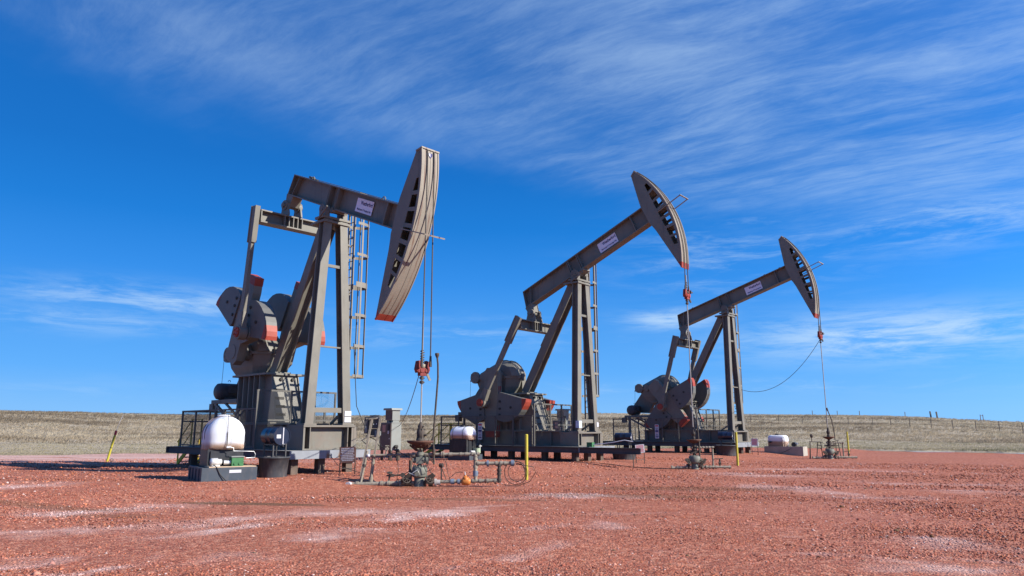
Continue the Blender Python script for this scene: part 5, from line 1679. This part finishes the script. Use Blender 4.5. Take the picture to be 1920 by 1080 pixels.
# ---------------------------------------------------------------- chemical tanks, drums and tubs
def dome_tank():
    rz = -0.97
    c = (-8.33, 21.35)
    g = G(*c)
    b = thing('containment_basin', (c[0], c[1], g), 'slate containment basin under the large white dome tank', 'basin', rz)
    m = M()
    o = [(-1.0, -0.83), (1.0, -0.83), (1.0, 0.83), (-1.0, 0.83)]
    zt = 0.42
    m.box((-1.0, -0.83, -0.05), (1.0, 0.83, zt - 0.06))
    for a0, a1 in (((-1.0, -0.83), (1.0, -0.75)), ((-1.0, 0.75), (1.0, 0.83)), ((-1.0, -0.75), (-0.92, 0.75)), ((0.92, -0.75), (1.0, 0.75))):
        m.box((a0[0], a0[1], zt - 0.06), (a1[0], a1[1], zt))
    for s_ in (-0.75, -0.3, 0.15, 0.62):
        m.box((s_ - 0.06, -0.86, 0.0), (s_ + 0.06, -0.83, 0.38))
    m.build('basin_shell', BASINP, b)
    sg = M(); sg.box((1.001, -0.02, 0.25), (1.006, 0.34, 0.34)); sg.build('label_plate', WHITE, b)
    t = thing('chemical_tank', (c[0], c[1], g), 'large white dome-ended tank with brown liquid low inside, on a black stand', 'tank', rz, 'white chemical tanks')
    m = M()
    m.box((-0.78, -0.55, zt - 0.05), (0.30, -0.47, 0.98)); m.box((-0.78, 0.47, zt - 0.05), (0.30, 0.55, 0.98)); m.box((-0.78, -0.47, zt - 0.05), (-0.70, 0.47, 0.98))
    m.box((0.20, -0.47, zt + 0.15), (0.30, 0.47, 0.98)); m.box((-0.72, -0.5, 0.92), (0.25, 0.5, 0.97))
    m.prismx([(-0.47, 0.52), (-0.2, 0.52), (-0.47, 0.9)], 0.30, 0.36)
    m.build('tank_stand', BLACKP, t)
    m = M()
    prof = [(0.0, -0.80), (0.30, -0.79), (0.48, -0.74), (0.57, -0.66), (0.60, -0.56), (0.60, -0.50), (0.585, -0.48), (0.585, -0.44), (0.60, -0.42), (0.60, -0.16), (0.585, -0.14), (0.585, -0.10), (0.60, -0.08), (0.60, 0.10), (0.585, 0.20), (0.54, 0.31), (0.46, 0.385), (0.34, 0.435), (0.18, 0.46), (0.0, 0.465)]
    m.lathe(prof, (0, 0, 1.40), (1, 0, 0), 40)
    m.v = [(x, y if z >= 1.40 else math.copysign(min(math.hypot(y, z - 1.40) * 0.985, abs(y) * 1.7), y), max(z, 0.94)) for x, y, z in m.v]
    tk = m.build('tank_shell', WHITEP, t)
    m = M()
    for s_ in (-0.46, -0.12):
        m.path([(s_, 0.597 * math.cos(a), 1.42 + 0.597 * math.sin(a)) for a in np.linspace(R(-48), R(228), 40)], 0.014, 5)
    m.build('strap', mat('dusty_strap', (0.16, 0.12, 0.12), 0.7), t)
    m = M()
    for k in range(18):
        m.cbox((0.475 - 0.0042 * (k - 3) ** 2 * 0.12, 0.11 + (0.012 if k % 2 else -0.012), 1.12 + k * 0.036), (0.012, 0.018, 0.010))
    m.build('level_marks', GUARD, t)
    m = M(); m.path([(0.50, -0.03, 1.0), (0.50, -0.03, 1.5)], 0.016, 6); m.path([(0.50, -0.03, 1.5), (0.46, -0.03, 2.07), (0.45, -0.01, 2.11), (0.45, 0.03, 2.11), (0.45, 0.045, 2.06)], 0.010, 5)
    m.build('sight_gauge', PIPED, t)
    m = M(); m.path([(0.50, -0.05, 1.02), (0.52, 0.08, 1.02), (0.54, 0.17, 1.0), (0.55, 0.18, 0.90), (0.58, 0.55, 0.89), (0.60, 0.80, 0.88), (0.62, 0.84, 0.80), (0.62, 0.84, 0.69), (0.62, 0.55, 0.68)], 0.013, 6)
    m.cbox((0.50, 0.03, 1.03), (0.05, 0.14, 0.06))
    m.build('feed_tube', CHROME, t)
    M().lathe([(0.0, 0.0), (0.2, 0.0), (0.2, 0.05), (0, 0.06)], (-0.35, 0, 2.0), (0, 0, 1), 16).build('filler_cap', WHITEP, t)
    p_ = thing('injection_pump', (c[0], c[1], g + zt * 0.89), 'green box pump with silver motor in front of the white dome tank', 'pump', rz)
    M().box((0.33, -0.62, 0.0), (0.98, 0.80, 0.025)).build('base_board', BOARD, p_)
    m = M(); m.lathe([(0.0, -0.16), (0.10, -0.16), (0.12, -0.13), (0.12, 0.05), (0.09, 0.07), (0.09, 0.16), (0.06, 0.18)], (0.72, -0.38, 0.16), (0, 1, 0), 16); m.cbox((0.72, -0.38, 0.05), (0.14, 0.24, 0.05)); m.tube((0.75, -0.15, 0.14), (0.75, 0.05, 0.14), 0.07, 10)
    m.build('motor', CHROME, p_)
    m = M(); m.box((0.56, 0.06, 0.03), (0.90, 0.42, 0.30)); m.tube((0.905, 0.15, 0.1), (0.93, 0.15, 0.1), 0.035, 8); m.tube((0.905, 0.30, 0.1), (0.93, 0.30, 0.1), 0.035, 8)
    m.build('pump_case', GREEN, p_)
    M().box((0.53, 0.04, 0.30), (0.93, 0.44, 0.33)).build('pump_lid', CABG, p_)
    for q_ in (b, t, p_):
        q_.scale = (0.89, 0.89, 0.89)
    M().path([(0.8, -0.45, 0.08), (1.02, -0.40, 0.0), (1.03, -0.30, -0.2), (1.06, -0.12, -0.40), (1.2, 0.0, -0.47)], 0.014, 6).build('power_cable', RUBBER, p_)


dome_tank()


def drum_tub(loc, rz, r, L, tubr, tubh, zc, n_drum, n_tub, rot_tub=0.0):
    g = G(loc[0], loc[1])
    t = thing('drip_tub', (loc[0], loc[1], g), n_tub, 'tub', rz, 'black drip tubs under the drums')
    m = M()
    m.lathe([(tubr * 0.84, -0.03), (tubr * 0.86, 0.02), (tubr * 0.97, tubh - 0.06), (tubr * 1.04, tubh - 0.05), (tubr * 1.05, tubh), (tubr * 0.97, tubh), (tubr * 0.94, tubh - 0.05), (tubr * 0.82, 0.05), (0, 0.05)], n=28)
    m.build('tub_shell', TUBP, t)
    d = thing('chemical_drum', (loc[0], loc[1], g), n_drum, 'drum', rz, 'dark drums lying on stands')
    m = M()
    e = r
    m.lathe([(0.0, -L / 2 + 0.02), (e * 0.94, -L / 2 + 0.02), (e * 0.98, -L / 2), (e, -L / 2 + 0.02), (e, -L / 6 - 0.02), (e * 1.03, -L / 6), (e, -L / 6 + 0.02), (e, L / 6 - 0.02), (e * 1.03, L / 6), (e, L / 6 + 0.02), (e, L / 2 - 0.02), (e * 1.0, L / 2)], (0, 0, zc - g), (1, 0, 0), 28)
    m.lathe([(e, L / 2), (e * 0.95, L / 2), (e * 0.94, L / 2 - 0.02), (0, L / 2 - 0.02)], (0, 0, zc - g), (1, 0, 0), 28, smooth=False)
    m.build('drum_shell', NAVY, d)
    m = M(); m.box((L / 2 - 0.018, e * 0.12, zc - g - e * 0.88), (L / 2 - 0.012, e * 0.22, zc - g + e * 0.9))
    m.build('sight_strip', WHITE, d)
    m = M(); m.box((L / 2 - 0.018, -e * 0.62, zc - g - e * 0.25), (L / 2 - 0.012, -e * 0.12, zc - g + e * 0.15)); m.build('label_plate', WHITE, d)
    m = M()
    zl = zc - g - r * 0.86
    for s_ in (-L * 0.32, L * 0.36):
        for n in (-r * 0.75, r * 0.75):
            m.bar((s_, n, 0.06), (s_, n, zl), 0.035, 0.035, (1, 0, 0))
        m.bar((s_, -r * 0.8, zl), (s_, r * 0.8, zl), 0.035, 0.05)
    for n in (-r * 0.75, r * 0.75):
        m.bar((-L * 0.34, n, zl - 0.02), (L * 0.38, n, zl - 0.02), 0.035, 0.035)
    m.tube((L * 0.45, r * 0.1, zc - g - r * 0.85), (L * 0.58, r * 0.1, zc - g - r * 1.15), 0.02, 6)
    m.build('drum_stand', MOTOR, d)


drum_tub((-7.10, 22.09), JP[0][3] + 0.0, 0.27, 0.80, 0.45, 0.60, 1.40, 'navy drum with a white label and sight strip, above the nearest tub', 'dusty black tub at the corner of the near platform')
drum_tub((5.35, 35.3), JP[1][3] + 0.25, 0.205, 0.80, 0.60, 0.50, 1.22, 'dark drum between the middle and farthest pump jacks', 'dark tub at the right end of the middle platform')
drum_tub((11.95, 41.2), JP[2][3] + 0.3, 0.225, 0.78, 0.62, 0.55, 1.23, 'dark drum by the legs of the farthest pump jack', 'dark tub just left of the second yellow marker post')
# a second small drum stands at the rear of the farthest platform line


def strapped_tank():
    rz = JP[1][3] + 0.1
    c = (-2.25, 34.0)
    g = G(*c)
    b = thing('containment_basin', (c[0], c[1], g), 'small slate basin under the strapped tank behind the nearest wellhead', 'basin', rz)
    m = M().box((-0.5, -0.48, -0.05), (0.72, 0.52, 0.26)); m.build('basin_shell', BASINP, b)
    t = thing('chemical_tank', (c[0], c[1], g), 'small strapped white tank with amber liquid, on a black stand behind the wellhead', 'tank', rz, 'white chemical tanks')
    m = M()
    m.box((-0.52, -0.36, 0.24), (0.46, -0.30, 0.92)); m.box((-0.52, 0.30, 0.24), (0.46, 0.36, 0.92)); m.box((-0.5, -0.30, 0.24), (-0.42, 0.30, 0.9)); m.box((0.36, -0.30, 0.24), (0.44, 0.30, 0.9))
    m.box((0.43, -0.18, 0.3), (0.47, -0.10, 0.9))
    m.build('tank_stand', BLACKP, t)
    m = M()
    m.lathe([(0.0, -0.60), (0.2, -0.585), (0.31, -0.53), (0.36, -0.44), (0.365, -0.3), (0.365, 0.32), (0.35, 0.44), (0.29, 0.53), (0.18, 0.575), (0, 0.59)], (0, 0, 1.14), (1, 0, 0), 30)
    m.v = [(x, y, max(z, 0.90)) for x, y, z in m.v]
    m.build('tank_shell', WHITEP2, t)
    m = M()
    for s_ in (-0.36, 0.22):
        m.path([(s_, 0.37 * math.cos(a), 1.14 + 0.37 * math.sin(a)) for a in np.linspace(R(-40), R(220), 28)], 0.013, 5)
    m.build('strap', MOTOR, t)
    M().lathe([(0, 0), (0.13, 0), (0.13, 0.05), (0, 0.06)], (-0.02, 0, 1.5), (0, 0, 1), 14).build('filler_cap', BLACKP, t)
    M()
    p_ = thing('injection_pump', (c[0], c[1], g + 0.26), 'small pale green pump box under the lit end of the strapped tank', 'pump', rz)
    M().box((0.46, 0.12, 0.05), (0.70, 0.40, 0.27)).build('pump_case', mat('pale_green_case', (0.30, 0.36, 0.25), 0.5), p_)
    m = M(); m.tube((0.58, -0.22, 0.1), (0.58, 0.06, 0.1), 0.075, 12); m.tube((0.62, 0.46, 0.05), (0.62, 0.46, 0.42), 0.03, 8); m.tube((0.6, 0.40, 0.36), (0.64, 0.56, 0.36), 0.022, 6)
    m.build('motor', CHROME, p_)


strapped_tank()


def block_tank():
    rz = JP[2][3] + 0.12
    c = (16.9, 45.6)
    g = G(*c)
    b = thing('concrete_block', (c[0], c[1], g), 'low concrete block carrying the small white tank at right', 'concrete block', rz)
    m = M(); m.box((-1.15, -0.55, -0.1), (1.15, 0.55, 0.42)); m.box((-1.15, -0.55, 0.42), (1.15, -0.43, 0.46)); m.box((-1.15, 0.43, 0.42), (1.15, 0.55, 0.46)); m.box((-1.15, -0.43, 0.42), (-1.03, 0.43, 0.46)); m.box((1.03, -0.43, 0.42), (1.15, 0.43, 0.46))
    m.build('block', CONC, b)
    t = thing('chemical_tank', (c[0], c[1], g), 'squarish white tank with amber liquid on the concrete block', 'tank', rz, 'white chemical tanks')
    m = M()
    vs = []
    for z, f in ((0.42, 0.94), (0.5, 1.0), (0.95, 1.0), (1.08, 0.93), (1.14, 0.75)):
        for k in range(20):
            a = 2 * PI * k / 20
            ca, sa = math.cos(a), math.sin(a)
            vs.append((-0.42 + 0.58 * f * math.copysign(abs(ca) ** 0.45, ca), 0.38 * f * math.copysign(abs(sa) ** 0.45, sa), z))
    fs = [(j * 20 + i, j * 20 + (i + 1) % 20, (j + 1) * 20 + (i + 1) % 20, (j + 1) * 20 + i) for j in range(4) for i in range(20)]
    m._add(vs, fs, True); m._add(vs[-20:], [tuple(range(20))])
    for s_ in (0.16,):
        m.box((-0.06, -0.40, 0.46), (-0.01, 0.40, 1.0))
    m.build('tank_shell', WHITEP3, t)
    M().lathe([(0, 0), (0.16, 0), (0.16, 0.07), (0, 0.09)], (-0.45, 0, 1.13), (0, 0, 1), 14).build('filler_cap', BLACKP, t)
    m = M(); m.tube((-0.9, -0.3, 0.72), (-0.72, -0.42, 0.72), 0.05, 8); m.build('outlet_valve', BLACKP, t)
    p_ = thing('injection_pump', (c[0], c[1], g + 0.42), 'dark round pump on the right part of the concrete block', 'pump', rz)
    m = M(); m.tube((0.52, -0.15, 0.16), (0.52, 0.18, 0.16), 0.14, 14); m.tube((0.7, -0.1, 0.2), (0.7, 0.12, 0.2), 0.06, 8); m.build('pump_body', BLACKP, p_)
    m = M(); m.tube((0.62, -0.05, 0.2), (0.75, -0.05, 0.2), 0.07, 10); m.tube((0.2, -0.2, 0.0), (0.22, -0.2, 0.22), 0.03, 6); m.build('pump_head', CHROME, p_)
    o = cable('cable', [c_ for c_ in [Vector((c[0], c[1], g)) + Matrix.Rotation(rz, 3, 'Z') @ Vector(v) for v in ((0.5, -0.2, 0.5), (0.45, -0.58, 0.35), (0.2, -0.60, 0.22), (-0.1, -0.62, 0.08), (-0.3, -0.7, 0.0))]], 0.012, 'dark hose draped over the face of the concrete block')


block_tank()


# ---------------------------------------------------------------- cabinets and panels
def cabinet(x, y, label, full):
    rz = -0.74
    g = G(x, y) if math.hypot(x, y) < 60 else 0.2
    t = thing('control_cabinet', (x, y, g), label, 'control cabinet', rz, 'electrical cabinets behind the machines')
    m = M().box((-0.48, -0.32, 0.52), (0.46, 0.32, 1.92)); m.box((-0.50, -0.34, 1.92), (0.48, 0.34, 1.95)); m.build('cabinet_box', CABG, t)
    d = M().box((-0.46, -0.352, 0.54), (0.44, -0.322, 1.90)).build('door', CABD, t)
    M().tube((0.34, -0.37, 1.12), (0.34, -0.353, 1.12), 0.035, 8).build('door_handle', CHROME, d)
    M().box((-0.26, -0.360, 1.45), (0.00, -0.353, 1.82)).build('notice', mat('faded_pink_notice', (0.42, 0.27, 0.21), 0.7), d)
    m = M().box((0.18, -0.375, 1.35), (0.34, -0.353, 1.85)); m.build('switch_box', DARK, d)
    M().box((0.20, -0.382, 1.36), (0.33, -0.376, 1.52)).build('label_plate', WHITE, d)
    for s_ in (-0.38, 0.38):
        for n in (-0.25, 0.25):
            M().bar((s_, n, -0.2), (s_, n, 0.52), 0.10, 0.10, (1, 0, 0)).build('leg', PILE, t)
    m = M().box((-0.16, -0.26, 2.06), (0.42, 0.24, 2.58)); m.box((-0.12, -0.2, 1.95), (0.10, 0.2, 2.06)); m.box((0.25, -0.2, 1.95), (0.40, 0.2, 2.06)); m.build('top_box', CABG, t)
    M().box((-0.13, -0.285, 2.1), (0.36, -0.262, 2.52)).build('top_door', CABD, t)
    m = M(); m.prism([(-0.24, 2.58), (0.50, 2.58), (0.46, 2.68), (-0.20, 2.68)], -0.36, 0.34); m.build('roof', CABG, t)
    if full:
        t.scale = (0.88, 0.88, 0.88)
        m = M(); m.tube((0.47, -0.08, 0.70), (0.66, -0.1, 0.72), 0.09, 10); m.tube((0.66, -0.1, 0.72), (0.68, -0.1, -0.2), 0.05, 8); m.build('conduit', DARK, t)


cabinet(-5.60, 34.0, 'tall grey cabinet with brown door and roofed top box, right of the near pump jack', True)
cabinet(3.2, 47.4, 'grey cabinet with roofed top box seen behind the middle pump jack through the mesh', False)


def panel_stand():
    x, y = -4.45, 22.62
    g = G(x, y)
    t = thing('panel_stand', (x, y, g), 'two leaning grey posts holding dark control panels by the brown sign', 'panel stand')
    u = 0.0166
    m = M().bar((-0.15, 0, 0), (0.115, 0.1, 1.72), 0.06, 0.06, (1, 0, 0)); m.build('post', PIPE, t)
    m = M().bar((0.15, 0, 0), (0.385, 0.1, 1.78), 0.06, 0.06, (1, 0, 0)); m.build('post', PIPE, t)
    k = 0.00168

    def q(a, b, yy=0.16):
        return ((a - 225) * k + 0.09, yy, 1.70 - (b - 480) * k)

    def bx(nm, a0, b0, a1, b1, y0, y1, m_):
        m = M(); A_, B_ = q(a0, b1), q(a1, b0)
        m.box((A_[0], y0, A_[2]), (B_[0], y1, B_[2]))
        return m.build(nm, m_, t)
    e = bx('side_panel', 95, 430, 168, 735, 0.12, 0.30, MOTOR)
    m = M(); m.box((-0.095, 0.112, 1.30), (-0.04, 0.119, 1.50)); m.build('label_plate', CABG, e)
    f = bx('front_panel', 190, 400, 352, 640, 0.14, 0.34, MOTOR)
    m = M()
    for a, b in ((325, 450), (265, 565), (320, 560)):
        A_ = q(a, b); m.tube((A_[0], 0.125, A_[2]), (A_[0], 0.139, A_[2]), 0.018, 8)
    m.build('indicator', CHROME, f)
    bx('meter_box', 200, 650, 330, 800, 0.15, 0.30, MOTOR)
    bx('junction_box', 298, 680, 345, 785, 0.10, 0.149, CABG); bx('junction_box', 352, 690, 398, 770, 0.12, 0.22, CABG)
    m = M().path([(0.33, 0.15, 1.18), (0.36, 0.12, 1.0), (0.45, 0.1, 0.85), (0.6, 0, 0.82)], 0.012, 5); m.path([(-0.05, 0.2, 1.2), (0.2, 0.18, 1.1), (0.35, 0.12, 0.9), (0.5, 0.05, 0.86)], 0.012, 5)
    m.build('conduit', RUBBER, t)
    m = M().bar((-0.08, 0.12, 1.72), (0.42, 0.13, 1.74), 0.04, 0.04); m.bar((-0.05, 0.1, 1.2), (0.36, 0.1, 1.2), 0.04, 0.04); m.build('cross_bar', PIPE, t)


panel_stand()


# ---------------------------------------------------------------- signs, marker posts, stake
def board_sign(name, x, y, w, h, zc, rz, plate, ink, label, tilt=0.0, rows=7, cat='sign', group=None):
    g = G(x, y)
    t = thing(name, (x, y, g), label, cat, rz, group)
    z = zc - g
    T = Matrix.Translation((0, 0, z)) @ Matrix.Rotation(tilt, 4, 'Y')
    M(T).box((-w / 2, -0.012, -h / 2), (w / 2, 0.0, h / 2)).build('sign_plate', plate, t)
    m = M(T)
    rr = random.Random(5)
    for k in range(rows):
        zz = h * (0.42 - 0.84 * (k + 0.3) / rows)
        L = w * rr.uniform(0.62, 0.88)
        x0 = -L / 2
        while x0 < L / 2:
            ww = rr.uniform(0.02, 0.06) * w / 0.6
            m.box((x0, -0.015, zz - h * 0.033), (min(x0 + ww, L / 2), -0.0125, zz + h * 0.033)); x0 += ww + 0.012 * w / 0.6
    m.build('printed_lines', ink, t)
    for s_ in (-1, 1):
        M().bar((s_ * (w / 2 - 0.015), 0.018, -0.05), (s_ * (w / 2 - 0.015), 0.018, z + h * 0.45), 0.028, 0.028, (1, 0, 0)).build('leg', PIPED, t)
    M().bar((-w / 2, 0.018, 0.28 * z), (w / 2, 0.018, 0.28 * z), 0.02, 0.02).build('cross_bar', PIPE, t)


board_sign('notice_sign', -5.21, 23.45, 0.54, 0.49, 0.80, -0.18, BROWNSIGN, WHITE, 'brown sign with rows of white lettering before the near platform', R(-3), 8)
p_ = L2W(1, 1.9, 1.0)
board_sign('notice_sign', p_.x + 0.35, p_.y - 0.4, 0.40, 0.36, 0.74, 0.0, WHITE, REDINK, 'small white sign with faint lines by the middle platform drum', R(-6), 7)
p_ = L2W(2, 1.25, -0.15)
board_sign('notice_sign', p_.x, p_.y, 0.36, 0.42, 0.85, -0.3, WHITE, REDINK, 'small pale sign at the right end of the farthest platform', R(4), 7)


def marker(x, y, h, label, r=0.052, foot=None):
    g = G(x, y)
    t = thing('marker_post', (x, y, g), label, 'marker post', 0, 'yellow marker posts by the wellheads')
    m = M(); m.tube((0, 0, -0.1), (0, 0, h), r, 12); m.tube((0, 0, h), (0, 0, h + 0.02), r, 12, r * 0.7)
    m.build('post_tube', YELLOW, t)
    if foot:
        M().tube((0, 0, -0.05), (0, 0, 0.22), r + 0.004, 12).build('orange_base', ORANGE, t)


marker(0.47, 23.95, 1.43, 'yellow marker post beside the hose loops, nearest of three')
marker(10.05, 33.0, 1.44, 'yellow marker post in front of the farthest pump jack legs')
marker(20.0, 43.9, 1.43, 'yellow marker post with orange base at the farthest wellhead', 0.05, True)


def stake():
    x, y = -17.6, 32.2
    g = G(x, y)
    t = thing('marker_stake', (x, y, g), 'leaning yellow stake with red top and whip, alone on the left', 'marker stake')
    d = Vector((0.20, 0, 1)).normalized()
    m = M(); m.tube(-d * 0.1, d * 1.16, 0.05, 10)
    m.build('stake_tube', YELLOW, t)
    m = M(); m.tube(d * 0.60, d * 0.63, 0.054, 10); m.tube(d * 1.14, d * 1.20, 0.03, 8); m.build('stake_band', PIPED, t)
    M().tube(d * 1.18, d * 1.36, 0.05, 10).build('red_cap', mat('red_cap_paint', (0.45, 0.03, 0.05), 0.5), t)
    M().path([d * 1.35, d * 1.7 + Vector((0.03, 0, 0)), d * 2.05 + Vector((0.10, 0, 0))], 0.008, 5).build('whip', WHITE, t)


stake()
M0 = M(); M0.path([(0.06 * math.cos(a), 0, 0.08 + 0.06 * math.sin(a)) for a in np.linspace(0, 2 * PI, 13)], 0.016, 6)
o = M0.build('iron_ring', PILE); o.location = (-17.35, 32.1, G(-17.35, 32.1)); o.rotation_euler = (0, 0, 0.4)
tag(o, 'small rusty ring standing in the gravel beside the leaning stake', 'ring')
g = G(5.06, 30.87)
o = M().tube((0, 0, -0.1), (0, 0, 0.78), 0.022, 8).build('steel_peg', PILE); o.location = (5.06, 30.87, g)
tag(o, 'thin dark steel peg standing before the middle platform end', 'peg')
# plates and box on the legs of the machines
for zz in (1.66, 1.86):
    m = M().box((0.31, 0.60, zz), (0.318, 0.86, zz + 0.17)); m.build('label_plate', WHITE, ROOTS[0])
m = M().box((0.28, -0.99, 1.75), (0.46, -0.76, 2.06)); m.build('junction_box', mat('pale_blue_box', (0.42, 0.50, 0.62), 0.5), ROOTS[1])
m = M().box((0.31, 0.70, 1.80), (0.318, 0.86, 2.0)); m.build('label_plate', WHITE, ROOTS[1])


# ---------------------------------------------------------------- range fence on the hill
def hill_point(px, d):
    th = math.atan((px - 960) / F_PX / 1.0)
    return Vector((d * math.sin(th), d * math.cos(th), prairie_h(th, d, edge_radius(th))))


t = thing('range_fence', hill_point(1400, 118), 'thin wire range fence along the slope of the right-hand hill', 'fence')
o_ = Vector(t.location)
pp = []
for k, px in enumerate((1400, 1452, 1495, 1540, 1580, 1624, 1658, 1693, 1732, 1772, 1814, 1857, 1900, 1945, 1990)):
    v = hill_point(px, 118 - 0.9 * k) - o_
    pp.append(v)
    M().bar(v - Vector((0, 0, 0.2)), v + Vector((0.03 * (k % 3 - 1), 0, 1.25)), 0.07, 0.07, (1, 0, 0)).build('post', WOOD, t)
for z in (0.45, 0.8, 1.15):
    M().path([v + Vector((0, 0, z)) for v in pp], 0.008, 4).build('wire', WIRE, t)
for k, (px, d, lab) in enumerate(((1733, 172, 'stout dark post on the ridge, left of the close pair'), (1744.5, 172, 'stout dark post on the ridge, right of the close pair'))):
    v = hill_point(px, d)
    o = M().bar((0.1, 0, -0.3), (-0.06, 0, 1.35), 0.22, 0.22, (1, 0, 0)).build('ridge_post', WOOD)
    o.location = v
    tag(o, lab, 'post', 'pair of dark posts on the ridge')
v = hill_point(1827, 165)
t = thing('brace_frame', v, 'small wooden brace frame on the ridge at far right', 'fence brace')
for x_ in (-0.25, 0.25):
    M().bar((x_, 0, -0.3), (x_, 0, 1.2), 0.09, 0.09, (1, 0, 0)).build('post', WOOD, t)
M().bar((-0.25, 0, 1.0), (0.25, 0, 1.0), 0.08, 0.08).build('cross_bar', WOOD, t)
for k, px in enumerate((1515, 1561, 1602, 1686)):
    v = hill_point(px, 170)
    o = M().bar((0, 0, -0.3), (0, 0, 1.0), 0.10, 0.10, (1, 0, 0)).build('ridge_post', WOOD)
    o.location = v
    tag(o, ('slim post on the ridge line above the concrete block', 'slim post on the ridge just right of the farthest rod', 'slim post on the ridge line right of the third marker post', 'slim post just below the ridge, left of the close dark pair')[k], 'post', 'slim posts along the ridge')

p_ = L2W(1, 1.15, -1.15)
t = thing('injection_pump', (p_.x, p_.y, JP[1][2] + 0.93), 'small green pump on the middle platform before the front block', 'pump', JP[1][3])
M().box((-0.14, -0.10, 0.0), (0.14, 0.10, 0.20)).build('pump_case', GREEN, t)
m = M(); m.tube((-0.1, 0.12, 0.1), (-0.1, 0.30, 0.1), 0.06, 10); m.build('motor', CHROME, t)
M().path([(0.14, 0, 0.1), (0.5, 0.1, 0.14), (1.0, 0.2, 0.20), (1.5, 0.35, 0.30), (1.8, 0.5, 0.24)], 0.02, 6).build('white_hose', WHITE, t)
